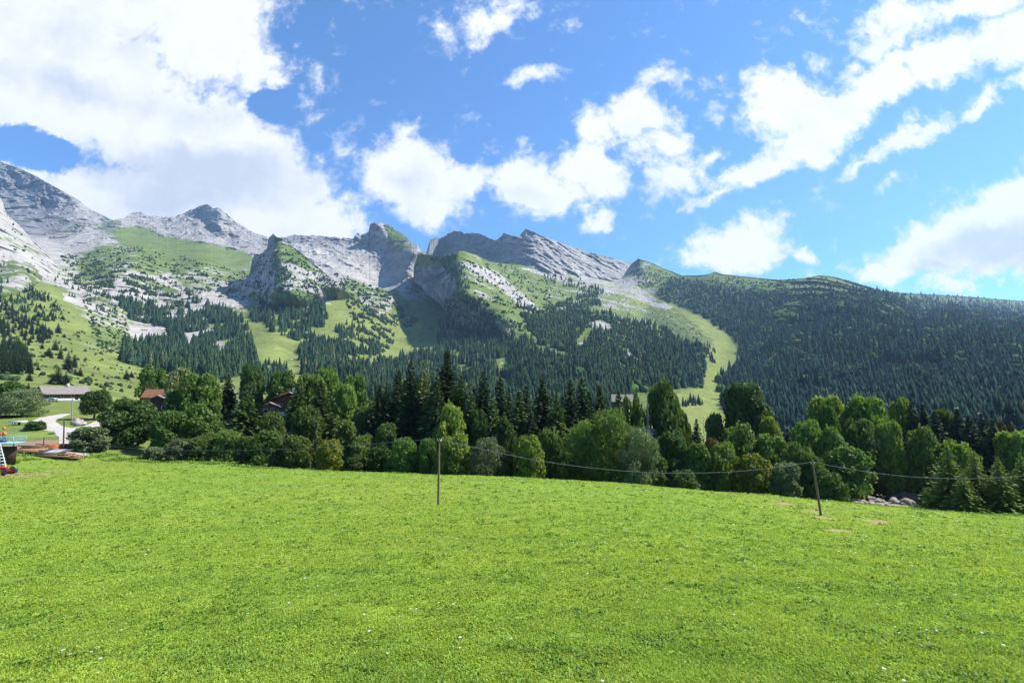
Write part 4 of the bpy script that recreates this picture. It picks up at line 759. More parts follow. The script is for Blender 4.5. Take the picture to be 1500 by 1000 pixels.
def clump(poly, n, hmin, hmax, lab, group):
    W, px, py = fill('mountain', poly, n*30, (), -.6); keep = []; 
    for i in range(len(W)):
        if all(abs(px[i]-px[j]) > 2.2 or abs(py[i]-py[j]) > 3.0 for j in keep): keep.append(i)
        if len(keep) >= n: break
    tier = np.array([py[i] for i in keep]); q1, q2 = np.quantile(tier, [.34, .67]); cnt = {}
    keep.sort(key=lambda i: px[i])
    for k, i in enumerate(keep):
        tr = 'top' if py[i] < q1 else 'middle' if py[i] < q2 else 'bottom'; cnt[tr] = cnt.get(tr, 0)+1; lb_ = f'spruce {ORD[cnt[tr]-1]} from left in the {tr} tier of the {lab}'
        h = rng.uniform(hmin, hmax); o = empty('spruce_tree', (W[i, 0], W[i, 1], W[i, 2]-.6), rng.random()*6.28); cm, tm = shape('smallspruce', k % 3, NDK)
        o.scale = (h*.33, h*.33, h); link('crown', cm, o); link('trunk', tm, o); tag(o, lb_, 'tree', group)
clump([(-14,440),(0,440),(15,450),(45,470),(68,482),(72,500),(50,510),(18,496),(-14,492)], 88, 12, 19, 'upper clump at the left edge', 'upper spruce clump at the left edge')
clump([(-14,500),(0,502),(20,507),(38,520),(43,547),(10,548),(-14,545)], 62, 14, 20, 'lower clump at the left edge', 'lower spruce clump at the left edge')
clump(FB['a'], 42, 12, 19, 'slanting band on the left slope', 'slanting spruce band on the left slope')
# ---------------------------------------------------------------- built objects
def bx(c, s, rz=0, ry=0, rx=0):
    x, y, z = [k/2 for k in s]; V = np.array([(a, b, d) for d in (-z, z) for b in (-y, y) for a in (-x, x)], float)
    for ax, an in ((0, rx), (1, ry), (2, rz)):
        if an:
            cs, sn = math.cos(an), math.sin(an); i, j = [(1, 2), (2, 0), (0, 1)][ax]; A = V.copy(); A[:, i] = V[:, i]*cs-V[:, j]*sn; A[:, j] = V[:, i]*sn+V[:, j]*cs; V = A
    return V+np.array(c), np.array([(0, 2, 3, 1), (4, 5, 7, 6), (0, 1, 5, 4), (2, 6, 7, 3), (0, 4, 6, 2), (1, 3, 7, 5)])
def prism(prof, y0, y1):
    """profile in x,z swept along y; quads need 4 profile points or more"""
    P = np.array(prof, float); n = len(P); V = np.concatenate([np.column_stack([P[:, 0], np.full(n, y), P[:, 1]]) for y in (y0, y1)]); return V, n
def poly_obj(name, V, faces, m, parent=None, smooth=False):
    me = bpy.data.meshes.new(name); me.from_pydata([tuple(map(float, v)) for v in V], [], [tuple(int(i) for i in f) for f in faces]); me.materials.append(m)
    if smooth:
        for p in me.polygons: p.use_smooth = True
    me.update(); return link(name, me, parent)
def build(name, parts, m, parent=None, bevel=0, smooth=False):
    V, Fa = merge(parts); o = link(name, mesh_np(name, V, Fa, m, smooth), parent)
    if bevel: b = o.modifiers.new('bevel', 'BEVEL'); b.width = bevel; b.segments = 2
    return o
def rod(p, q, r, k=8, r2=None): return tube([p, q], [r, r if r2 is None else r2], k)
def capped(p, q, r, k=10):
    P = np.array(p, float); Q = np.array(q, float); d = (Q-P)/np.linalg.norm(Q-P)*1e-3; return tube([P, P+d, Q-d, Q], [1e-4, r, r, 1e-4], k)
M_wood = simple('weathered_wood', (.16, .12, .085), .9, 3, .35, .01, stretch=(6, 6, .6)); M_woodg = simple('grey_wood', (.25, .23, .20), .9, 3, .3, .01, stretch=(6, 6, .6))
M_dark = simple('dark_wood', (.070, .040, .028), .85, 2, .4, .02, stretch=(.5, 6, 6)); M_red = simple('red_brown_wood', (.16, .065, .04), .8, 2, .35, .02, stretch=(6, .5, 6))
M_roof = simple('roof_shingles', (.20, .178, .155), .85, 2.2, .35, .04); M_rust = simple('rusty_roof', (.19, .085, .045), .8, 2, .4, .02); M_plast = simple('pale_plaster', (.55, .52, .47), .9, 2, .15)
M_glass = simple('window_glass', (.03, .035, .045), .12, 1, .1); M_white = simple('white_paint', (.68, .68, .66), .5, 3, .12); M_blue = simple('blue_paint', (.22, .42, .50), .45, 5, .25); M_orange = simple('orange_paint', (.65, .19, .05), .5, 4, .2)
M_redp = simple('red_paint', (.50, .03, .025), .35, 3, .15); M_tyre = simple('tyre_rubber', (.025, .025, .028), .8, 8, .2); M_steel = simple('galvanised_steel', (.42, .44, .45), .4, 5, .2, 0, .6); M_timber = simple('sawn_timber', (.34, .20, .11), .85, 3, .4, .01, stretch=(.4, 5, 5))
M_sheet = simple('dark_sheeting', (.05, .055, .07), .45, 1.4, .4, .01); M_stone = simple('pale_stone', (.32, .285, .245), .9, 1.5, .35, .06); M_stoneb = simple('brown_stone', (.26, .20, .17), .9, 1.5, .35, .06); M_gravel = simple('pale_gravel', (.40, .37, .33), .95, 1.1, .18, .02)
M_cable = simple('cable', (.13, .13, .135), .7, 3, .2); M_bluep = simple('dark_blue_paint', (.03, .05, .10), .3, 2, .15); M_insul = simple('insulator_glass', (.5, .52, .5), .3, 3, .1); M_brush = simple('cut_branches', (.13, .085, .055), .95, 5, .5, .05)

def pole(px, base_py, top_px, top_py, Y, r, label, m, cross=True):
    b = ghit(px, base_py, 8, 330) if Y is None else None
    if Y is not None: u, _ = uv_of(px, base_py); b = np.array([u*Y, Y, gz1(u*Y, Y)])
    t = at(top_px, top_py, b[1]); o = empty('utility_pole', b); tag(o, label, 'utility pole'); t = t-b
    build('post', [tube([(0, 0, -.4), t*.5, t], [r*1.15, r, r*.75], 10)], m, o, smooth=True)
    if cross:
        build('bracket', [bx(t+[0, -.02, -.22], (.5, .07, .07))], M_steel, o)
        for sgn in (-1, 1): build('insulator', [tube([t+[sgn*.2, -.02, -.19], t+[sgn*.2, -.02, -.10], t+[sgn*.2, -.02, -.04]], [.03, .055, .02], 8)], M_insul, o)
    return b+t
T1 = pole(642, 740, 643.5, 642, None, .115, 'slender wooden utility pole standing alone in the middle of the field', M_wood)
T2 = pole(1203, 755, 1190, 676, None, .13, 'leaning wooden utility pole beside bare earth patches in the right of the field', M_wood)
T0 = pole(93, 658, 94, 616, 100, .13, 'dark wooden pole standing behind the timber stack', M_dark)
pole(105, 623, 106, 584, 140, .14, 'pale wooden street pole beside the gravel road and boulders', M_woodg)
Ts = pole(64, 655, 64.5, 640, 99, .09, 'short dark post between the blue platform and the timber stack', M_dark, False)
pole(347, 610, 350, 571, 142, .12, 'pale pole with the chalet garden at its foot, beside a dark spruce', M_woodg)
pole(945, 642, 948, 575, 112, .05, 'thin grey pole rising from the trees right of the middle', M_woodg, False)
def wire(a, b, sag, label, r=.022, n=40):
    t = np.linspace(0, 1, n)[:, None]; P = a+(b-a)*t; P[:, 2:] -= sag*4*t*(1-t); o = build('overhead_wire', [tube(P, [r]*n, 5)], M_cable); tag(o, label, 'wire'); return o
wire(Ts, T1, 1.9, 'sagging black wire from the timber stack to the middle pole'); wire(T1, T2, 2.35, 'sagging wire between the middle pole and the leaning pole', .025)
EX = at(1560, 688, 64); wire(T2, EX, 1.55, 'wire running from the leaning pole out of the picture to the right', .025)
o = empty('utility_pole', (EX[0], EX[1], gz1(EX[0], EX[1]))); tag(o, 'wooden pole just outside the right edge carrying the end of the wire', 'utility pole'); build('post', [tube([(0, 0, -.3), (0, 0, EX[2]-o.location.z)], [.13, .09], 10)], M_wood, o)
wire(at(37, 645.5, 88), Ts, .15, 'short dark wire from the blue platform to the short post', .02)

def chalet(name, label, loc, rz, Lx, Wy, wall, rise, wallm, roofm, over=1.0, chim=True, balc=True, nwin=4, basem=None, rooft=.22):
    """ridge along local x; front wall faces local -y"""
    o = empty(name, loc, rz); tag(o, label, 'chalet' if name == 'chalet' else 'barn'); hx, hy = Lx/2, Wy/2
    V = [(-hx, -hy, .9), (hx, -hy, .9), (hx, hy, .9), (-hx, hy, .9), (-hx, -hy, wall), (hx, -hy, wall), (hx, hy, wall), (-hx, hy, wall), (-hx, 0, wall+rise), (hx, 0, wall+rise)]
    poly_obj('wall', V, [(0, 1, 5, 4), (2, 3, 7, 6), (0, 4, 8, 7, 3), (1, 2, 6, 9, 5)], wallm, o)
    build('stone_base', [bx((0, 0, .05), (Lx+.06, Wy+.06, 1.8))], basem or M_plast, o)
    sl = rise/hy; e = hy+over; zr = wall+rise+.05; ze = zr-sl*e; xo = hx+over
    for s in (-1, 1):
        V = [(-xo, 0, zr), (xo, 0, zr), (xo, s*e, ze), (-xo, s*e, ze)]; V = V+[(a, b, c+rooft) for a, b, c in V]
        f = [(0, 1, 2, 3), (7, 6, 5, 4), (0, 4, 5, 1), (1, 5, 6, 2), (2, 6, 7, 3), (3, 7, 4, 0)]; r_ = poly_obj('roof', V, f, roofm, o)
        if chim and s == -1: build('chimney', [bx((hx*.15, -.6, zr+.35), (.8, .8, 1.7)), bx((hx*.15, -.6, zr+1.26), (1.0, 1.0, .12))], M_plast, r_)
    for s in (-1, 1):
        V = []; build('bargeboard', [bx((s*(xo+.03), -e/2, (zr+ze)/2+.06), (.06, math.hypot(e, zr-ze), .28), 0, 0, math.atan2(zr-ze, e)), bx((s*(xo+.03), e/2, (zr+ze)/2+.06), (.06, math.hypot(e, zr-ze), .28), 0, 0, -math.atan2(zr-ze, e))], M_dark, o)
    for i in range(nwin):
        x = -hx+Lx*(i+.5)/nwin; w_ = build('window', [bx((x, -hy-.03, wall*.62), (.95, .08, 1.05))], M_white, o); build('pane', [bx((x, -hy-.075, wall*.62), (.78, .03, .88))], M_glass, w_)
    for y in (-hy*.4, hy*.4):
        w_ = build('window', [bx((-hx-.03, y, wall*.66), (.08, .95, 1.05))], M_white, o); build('pane', [bx((-hx-.075, y, wall*.66), (.03, .78, .88))], M_glass, w_)
    d_ = build('door', [bx((hx*.45, -hy-.05, 1.15), (1.0, .1, 2.1))], M_dark, o); build('handle', [bx((hx*.45+.38, -hy-.12, 1.1), (.05, .06, .14))], M_steel, d_)
    if balc:
        build('balcony', [bx((0, -hy-.6, wall*.36), (Lx*.86, 1.2, .14))]+[bx((0, -hy-1.17, wall*.36+.95), (Lx*.86, .07, .1)), bx((0, -hy-1.17, wall*.36+.55), (Lx*.86, .05, .1))]+[bx((-Lx*.43+Lx*.86*i/14, -hy-1.17, wall*.36+.5), (.07, .06, .95)) for i in range(15)], wallm, o)
    return o
def gpt(px, Y): u, _ = uv_of(px, 600); return np.array([u*Y, Y, gz1(u*Y, Y)])
p = gpt(91, 205); zt = at(90, 585.5, 205)[2]; chalet('chalet', 'long brown chalet with a grey roof and pale base above the gravel road', (p[0], p[1], min(p[2]+.3, zt)), R(58), 13.6, 9.5, 2.9, 2.7, M_red, M_roof, 1.1, True, False, 4)
b = at(216, 612, 140); chalet('barn', 'dark wooden barn with a gabled shingle roof half hidden by a big round tree', (b[0], b[1]+5, at(206, 578, 145)[2]-6.8), R(116), 11, 7.6, 4.6, 1.9, M_dark, M_roof, 1.0, False, False, 2, M_dark)
b = at(232, 600, 158); chalet('barn', 'low barn with a rust orange roof behind the shingled barn', (b[0], b[1], at(230, 571, 158)[2]-6.8), R(12), 7.0, 5, 4.6, 2.2, M_rust, M_rust, .5, False, False, 2, M_dark)
b = at(409, 600, 143); chalet('chalet', 'red brown chalet with its gable towards the field, among trees', (b[0]+1.5, b[1]+4, at(408, 574.5, 143)[2]-6.5), R(108), 12, 9.8, 4.2, 2.2, M_red, M_roof, 1.3, True, True, 3)
b = at(395, 600, 132); chalet('barn', 'small low shed with a slanting grey roof below the red brown chalet', (b[0], b[1], at(395, 590, 132)[2]-3.8), R(112), 4.2, 4.0, 2.8, 1.0, M_red, M_roof, .5, False, False, 1, M_dark)
b = at(509, 610, 160); chalet('chalet', 'small dark red house seen through the trees left of the tall conifers', (b[0], b[1], at(509, 586, 160)[2]-6.2), R(15), 8, 6.5, 4.1, 2.1, M_red, M_roof, .8, False, False, 2)
b = at(912, 600, 190); chalet('chalet', 'pale roofed house showing above the trees right of the willows', (b[0], b[1], at(912, 578, 190)[2]-6.4), R(-12), 6.5, 6, 4.2, 2.1, M_dark, M_roof, .9, False, False, 3)
b = at(952, 640, 116); chalet('barn', 'tiny white hut between the dark tree and the willow', (b[0], b[1], at(952, 629, 116)[2]-2.7), R(20), 2.6, 2.2, 1.9, .8, M_white, M_roof, .2, False, False, 1)

def vehicle(name, cat, label, loc, rz, L_, paint, van=False):
    o = empty(name, loc, rz); tag(o, label, cat); W_ = 1.75; h = 1.45 if not van else 2.0
    prof = [(-L_/2, .35), (L_/2, .35), (L_/2, .75), (L_/2-.15, .92), (L_*.22, 1.0), (L_*.08, h), (-L_*.38, h), (-L_/2+.05, 1.0 if not van else h-.1)]
    V, n = prism(prof, -W_/2, W_/2); f = [tuple(range(n))[::-1], tuple(range(n, 2*n))]+[(i, (i+1) % n, n+(i+1) % n, n+i) for i in range(n)]
    bd = poly_obj('body', V, f, paint, o); bv = bd.modifiers.new('bevel', 'BEVEL'); bv.width = .08; bv.segments = 3
    for s in (-1, 1): build('side_window', [bx((-L_*.12, s*(W_/2+.005), h-.30), (L_*.38, .02, .36))], M_glass, o)
    V, n = prism([(L_*.215, 1.03), (L_*.085, h-.05), (L_*.085+.02, h-.04), (L_*.215+.03, 1.04)], -.7, .7); poly_obj('windscreen', V, [(0, 1, 2, 3), (7, 6, 5, 4)]+[(i, (i+1) % 4, 4+(i+1) % 4, 4+i) for i in range(4)], M_glass, o)
    for x in (-L_*.32, L_*.32):
        for s in (-1, 1):
            wh = build('wheel', [capped((x, s*(W_/2-.18), .32), (x, s*(W_/2+.03), .32), .32, 16)], M_tyre, o); build('rim', [capped((x, s*(W_/2+.02), .32), (x, s*(W_/2+.05), .32), .19, 12)], M_steel, wh)
    for s in (-1, 1): build('headlight', [bx((L_/2, s*.6, .72), (.05, .3, .14))], M_insul, o)
    return o
def on(px, py): return ghit(px, py, 20, 330)
p = gpt(79, 193); vehicle('parked_car', 'car', 'white car parked against the long chalet', (p[0], p[1], p[2]), R(5), 4.0, M_white)
p = gpt(161, 150); vehicle('parked_car', 'car', 'silver blue car parked behind the globe shaped tree', p, R(20), 4.4, M_steel)
p = gpt(5, 158); vehicle('parked_car', 'van', 'dark blue van at the left edge behind the silvery willow', p, R(10), 5.0, M_bluep, True)
# flat white farm trailer
p = gpt(28, 132); o = empty('farm_trailer', p, R(8)); tag(o, 'long white flat trailer parked below the silvery willow', 'trailer')
build('bed', [bx((0, 0, .85), (3.4, 1.7, .16)), bx((0, -.85, 1.02), (3.4, .05, .22)), bx((0, .85, 1.02), (3.4, .05, .22))], M_white, o); build('drawbar', [rod((1.7, 0, .8), (2.7, 0, .5), .05)], M_steel, o)
for s in (-1, 1): wh = build('wheel', [capped((-.3, s*.72, .34), (-.3, s*.92, .34), .34, 16)], M_tyre, o); build('rim', [capped((-.3, s*.91, .34), (-.3, s*.95, .34), .18, 12)], M_white, wh)

# gravel road
def ribbon(pts, wd, lift=.05):
    C_ = np.array([on(a, b)[:2] for a, b in pts]); t = np.linspace(0, len(C_)-1, 60); P = np.column_stack([np.interp(t, range(len(C_)), C_[:, i]) for i in (0, 1)])
    for _ in range(6): P[1:-1] = (P[:-2]+2*P[1:-1]+P[2:])/4
    T = np.gradient(P, axis=0); T /= np.linalg.norm(T, axis=1)[:, None]; Nn = np.column_stack([-T[:, 1], T[:, 0]]); s = np.linspace(-1, 1, 9); ww = np.interp(t, np.linspace(0, len(C_)-1, len(wd)), wd)
    ww = ww*(1+.06*fbm(t*2, t*0, 3, 5)); A = P[:, None]+Nn[:, None]*(s[None, :, None]*ww[:, None, None]/2); z = gzf(A[..., 0], A[..., 1])+lift-.06*np.abs(s)[None]**4
    return np.concatenate([A, z[..., None]], -1).reshape(-1, 3), grid_faces(60, 9)
o = build('gravel_road', [ribbon([(96, 606), (84, 609), (68, 613), (62, 619), (78, 626), (100, 631), (125, 627), (150, 619), (178, 611), (215, 606)], [3, 4, 5, 5, 5, 6, 5, 5, 4, 4], .07), ribbon([(100, 628), (106, 638), (107, 648), (104, 658), (112, 668)], [6, 5, 4.5, 4.5, 4.5], .11)], M_gravel); tag(o, kind='structure')

# boulders
def rock_mesh(seed):
    V, Fa = icos(3); r = np.random.default_rng(seed); o_ = r.random(3)*40
    for _ in range(7):
        d = rand_unit(r, 1)[0]; k = r.uniform(.55, .85); pr = V@d; V = V-np.where(pr > k, pr-k, 0)[:, None]*d
    V = V*(1+.16*fbm(V[:, 0]*1.6+o_[0], V[:, 1]*1.6+V[:, 2]*1.3+o_[1], 4, seed))[:, None]; return mesh_np('boulder', V*[.6, .5, .42], Fa, M_stone if seed % 3 else M_stoneb)
RK = [rock_mesh(s) for s in range(7)]
def boulder(x, y, s, label, group, z=None, k=None):
    o = link('boulder', RK[k if k is not None else rng.integers(0, 7)]); o.location = (x, y, (gz1(x, y) if z is None else z)+s*.22); o.scale = (s*rng.uniform(.8, 1.2), s*rng.uniform(.8, 1.1), s*rng.uniform(.75, 1.1)); o.rotation_euler = (rng.normal()*.2, rng.normal()*.2, rng.random()*6.28); tag(o, label, 'boulder', group)
for i, (px, Y, s) in enumerate([(111, 139, 1.9), (116, 137, 2.3), (123, 138, 1.8), (113, 142, 2.0), (120, 142, 1.7)]):
    q = gpt(px, Y); boulder(q[0], q[1], s, f'big pale brown boulder beside the road, {ORD[i]} of the roadside heap from the pole', 'boulders beside the road')
items = []
for i in range(64):
    px = rng.uniform(1243, 1356); Y = rng.uniform(90, 104) if px < 1296 else rng.uniform(96, 124); q = gpt(px, Y); items.append((px, Y, q, rng.uniform(.6, 1.9)))
items.sort(key=lambda t: t[0]); cn = {}
for px, Y, q, s in items:
    w_ = ('front' if Y < 100 else 'middle' if Y < 111 else 'back')+(' left' if px < 1300 else ' right'); cn[w_] = cn.get(w_, 0)+1
    boulder(q[0], q[1], s, f'stream boulder, {ORD[min(cn[w_]-1, 29)]} from left, {w_} of the stream rock heap', 'boulders at the stream')
# heap of cut branches among the boulders, and the stream
V, Fa = icos(4); V = V*[4.0, 3.2, 1.9]; V = V*(1+.28*fbm(V[:, 0]*.6, V[:, 1]*.8+V[:, 2], 5, 8))[:, None]; ps = []
for i in range(420):
    a = rng.random()*6.28; q_ = math.sqrt(rng.random()); c = np.array([4.2*q_*math.cos(a), 3.4*q_*math.sin(a), 1.45*math.sqrt(max(0, 1-q_*q_))+.1]); d = rand_unit(rng, 1)[0]*rng.uniform(.5, 1.3); d[2] *= .3; ps.append(tube([c-d, c+d], [.05, .015], 4))
q = gpt(1318, 106); o = empty('brush_heap', q); tag(o, 'brown heap of cut branches and debris beside the stream', 'brush heap'); link('core', mesh_np('core', V, Fa, M_brush, True), o); build('branches', ps, M_brush, o)
mw, wn_, wb = mat('stream_water'); wb.inputs['Base Color'].default_value = (.10, .14, .16, 1); wb.inputs['Roughness'].default_value = .12; wt = wn_.nodes.new('ShaderNodeTexNoise'); wt.inputs['Scale'].default_value = 2.2; wt.inputs['Detail'].default_value = 5
wbp = wn_.nodes.new('ShaderNodeBump'); wbp.inputs['Distance'].default_value = .12; wn_.links.new(wt.outputs['Fac'], wbp.inputs['Height']); wn_.links.new(wbp.outputs[0], wb.inputs['Normal'])
C_ = [gpt(a, y) for a, y in ((1352, 96), (1340, 99), (1328, 100), (1316, 99.5))]; V = []
for i, c in enumerate(C_):
    for s in np.linspace(-1, 1, 5): V.append((c[0], c[1]+s*1.9, max(gz1(c[0], c[1]+s*1.9), c[2])+.06))
o = link('stream', mesh_np('stream', V, grid_faces(4, 5), mw, True)); tag(o, kind='structure')

# timber stack with its parts
q = on(78, 668); q = gpt(78, 97.0); base = q
def stack(name, label, cat, px, Y, parts):
    q = gpt(px, Y); o = empty(name, q); tag(o, label, cat)
    for nm, ps, m in parts: build(nm, ps, m, o)
    return o
r_ = np.random.default_rng(4)
def beams(n, L_, w_, y0, z0, jx=.6, per=5): return [bx((r_.normal()*jx, y0+(i % per)*w_*1.15+r_.normal()*.03, z0+(i//per)*w_*.9), (L_*r_.uniform(.75, 1.05), w_, w_*.8), r_.normal()*.04) for i in range(n)]
i_ = 0
for k, (px, Y, n, L_, w_, rz, lab) in enumerate([(46, 96, 10, 5.8, .30, 3, 'front left stack of long sawn beams beside the blue platform'), (60, 99.5, 12, 5.5, .28, -2, 'back left stack of pale sawn planks'), (82, 102, 14, 6.5, .26, 2, 'rear stack of pale planks near the orange crate'), (110, 96, 12, 3.6, .28, -4, 'right hand stack of round edged planks beside the bush'), (84, 95.5, 14, 7.0, .26, 1, 'low stack of dark beams under the dark sheeting')]):
    q = gpt(px, Y); o = empty('timber_stack', q, R(rz)); tag(o, lab, 'timber', 'timber stacks at the left field edge'); build('beams', beams(n, L_, w_, -.6, .32), M_timber, o); build('bearers', [bx((x, 0, .08), (.2, 1.9, .2)) for x in (-L_*.3, L_*.3)], M_dark, o)
q = gpt(88, 95.6); o = empty('dark_sheeting', (q[0], q[1], q[2]+1.05), R(-3)); tag(o, 'dark grey corrugated sheets lying over the timber', 'sheets')
for j in range(4):
    nx_ = 40; X_ = np.linspace(0, 1.35, nx_); Vv = []
    for yv in (-1.1, 1.1):
        for xv in X_: Vv.append((xv+j*1.4-2.9, yv, .04*math.sin(xv*28)+.24*(yv+1)*.9+.02*j))
    f = np.stack([np.arange(nx_-1), np.arange(1, nx_), np.arange(1, nx_)+nx_, np.arange(nx_-1)+nx_], 1); so_ = link('sheet', mesh_np('sheet', Vv, f, M_sheet if j != 1 and j != 2 else M_steel, True), o); sm_ = so_.modifiers.new('thickness', 'SOLIDIFY'); sm_.thickness = .02
q = gpt(90, 101); o = empty('crate', (q[0]+.4, q[1]-1.5, q[2]), R(8)); tag(o, 'open orange crate of slats beside the dark wooden pole', 'crate')
build('slats', [bx((0, s*.5, .25+.28*k), (1.7, .05, .2)) for s in (-1, 1) for k in range(4)]+[bx((s*.85, 0, .25+.28*k), (.05, 1.0, .2)) for s in (-1, 1) for k in range(4)], M_orange, o); build('posts', [bx((s*.8, t*.44, .6), (.09, .09, 1.2)) for s in (-1, 1) for t in (-1, 1)], M_orange, o)

# light blue work platform with steps, at the left edge
q = gpt(4, 86.5); o = empty('work_platform', q, R(4)); tag(o, 'light blue raised work platform with railings and a white slatted ramp', 'platform'); Zp = at(10, 648, 86.5)[2]-q[2]; Wp = 3.4
build('deck', [bx((0, 0, Zp), (2*Wp, 2.6, .16)), bx((0, -1.32, Zp-.05), (2*Wp, .06, .3))], M_blue, o)
rails = [bx((0, y, Zp+h_), (2*Wp, .06, .06)) for y in (-1.25, 1.25) for h_ in (.55, 1.05)]+[bx((x, y, Zp+.5), (.07, .07, 1.1)) for x in np.linspace(-Wp+.05, Wp-.05, 7) for y in (-1.25, 1.25)]+[bx((s*(Wp-.05), 0, Zp+h_), (.06, 2.5, .06)) for s in (-1, 1) for h_ in (.55, 1.05)]
build('railing', rails, M_blue, o)
for x in (-Wp+.2, -.8, 1.4): 
    for y in (-1.15, 1.15): build('leg', [bx((x, y, Zp/2-.1), (.14, .14, Zp))], M_steel, o)
build('winch_housing', [bx((-.2, .1, Zp+.5), (1.3, 1.0, .8)), bx((.6, .1, Zp+.35), (.5, .8, .5))], M_bluep, o); build('mast', [tube([(.15, .3, Zp), (.15, .3, Zp+2.9)], [.08, .06], 8), bx((-.35, .3, Zp+1.5), (.4, .35, .55)), bx((.45, .3, Zp+1.5), (.35, .3, .6)), bx((.25, .3, Zp+2.5), (.35, .3, .3))], M_orange, o)
ps = []
for k in range(8): f = k/7; ps.append(bx((Wp*.35+f*1.5, -1.6-.2*f, Zp-.35-f*(Zp-.6)), (.95, .5, .07)))
build('steps', ps, M_white, o); build('stringer', [rod((Wp*.35-.45, -1.6, Zp-.1), (Wp*.35+1.1, -1.8, .05), .06), rod((Wp*.35+.45, -1.6, Zp-.1), (Wp*.35+2.0, -1.8, .05), .06)], M_white, o)
build('slatted_side', [bx((-1.6, -1.42, .35+.32*k), (3.6, .06, .16)) for k in range(4)], M_white, o); build('tray', [bx((-1.4, -1.5, Zp*.62), (4.0, .7, .14))], M_orange, o); build('backboard', [bx((-.4, .9, Zp*.45), (5.2, .08, Zp*.75))], M_dark, o)
q = gpt(12, 80.5); o = empty('hay_rake', q, R(-12)); tag(o, 'small red wheeled farm machine in front of the blue platform', 'farm machine')
for j, (x, y, rr) in enumerate([(.9, -.3, .62), (.95, .8, .62), (1.35, -.55, .28)]):
    if j < 2: wh = build('wheel', [capped((x, y-.1, rr), (x, y+.1, rr), rr, 20)], M_tyre, o); build('rim', [capped((x, y-.13, rr), (x, y+.13, rr), rr*.74, 16)], M_redp, wh)
    else: build('jockey_wheel', [capped((x, y-.06, rr), (x, y+.06, rr), rr, 16)], M_tyre, o)
build('frame', [rod((-1.8, .2, .9), (1.4, .2, .8), .07), rod((.9, -.4, .62), (.9, .9, .62), .05), bx((-.3, .2, 1.05), (1.5, .6, .35)), rod((1.35, -.5, .3), (1.3, 0, 1.0), .05)], M_redp, o); build('tines', [rod((-1.8+.16*k, -.5, .75), (-1.75+.16*k, -.9, .12), .018, 5) for k in range(14)], M_steel, o)
q = gpt(25, 82); o = empty('rubber_drum', q, R(10)); tag(o, 'dark blue barrel lying on the grass beside the red machine', 'barrel'); build('shell', [tube([(-.75, 0, .42), (-.74, 0, .42), (-.4, 0, .42), (-.38, 0, .42), (.38, 0, .42), (.4, 0, .42), (.74, 0, .42), (.75, 0, .42)], [.01, .40, .42, .40, .40, .42, .40, .01], 20)], M_bluep, o); build('ring', [tube([(x-.03, 0, .42), (x, 0, .42), (x+.03, 0, .42)], [.40, .445, .40], 20) for x in (-.4, .4)], M_tyre, o)

# ski lift masts and the top station
def mast(sheetn, px, py, h, label, group):
    P = spos(sheetn, [px], [py])[0]; o = empty('lift_mast', (P[0], P[1], P[2]-.5), R(20)); tag(o, label, 'lift mast', group); build('column', [tube([(0, 0, 0), (0, 0, h)], [.55, .4], 8)], M_steel, o); build('crossarm', [bx((0, 0, h), (h*.42, .6, .7))], M_steel, o)
for i, (px, py, h) in enumerate([(424, 544, 24), (437, 546, 15)]): mast('mountain', px, py, h, ('tall' if i == 0 else 'shorter')+' pale ski lift mast on the meadow behind the left trees', 'lift masts behind the left trees')
for i, (px, py) in enumerate([(1213, 405.5), (1224, 407), (1246, 412.5), (1267, 419), (1289, 426)]): mast('wooded_mountain', px, py, 15, f'tiny lift mast on the right ridge, {ORD[i]} from the left', 'lift masts on the right ridge')
P = spos('wooded_mountain', [935.5], [381.6])[0]; o = empty('summit_hut', (P[0], P[1], P[2]-1)); tag(o, 'small dark lift station on the pointed green summit', 'hut'); build('wall', [bx((0, 0, 5), (15, 10, 9))], M_dark, o); build('roof', [bx((0, -2.9, 11), (19, 7, .7), 0, 0, R(22)), bx((0, 2.9, 11), (19, 7, .7), 0, 0, R(-22))], M_roof, o)
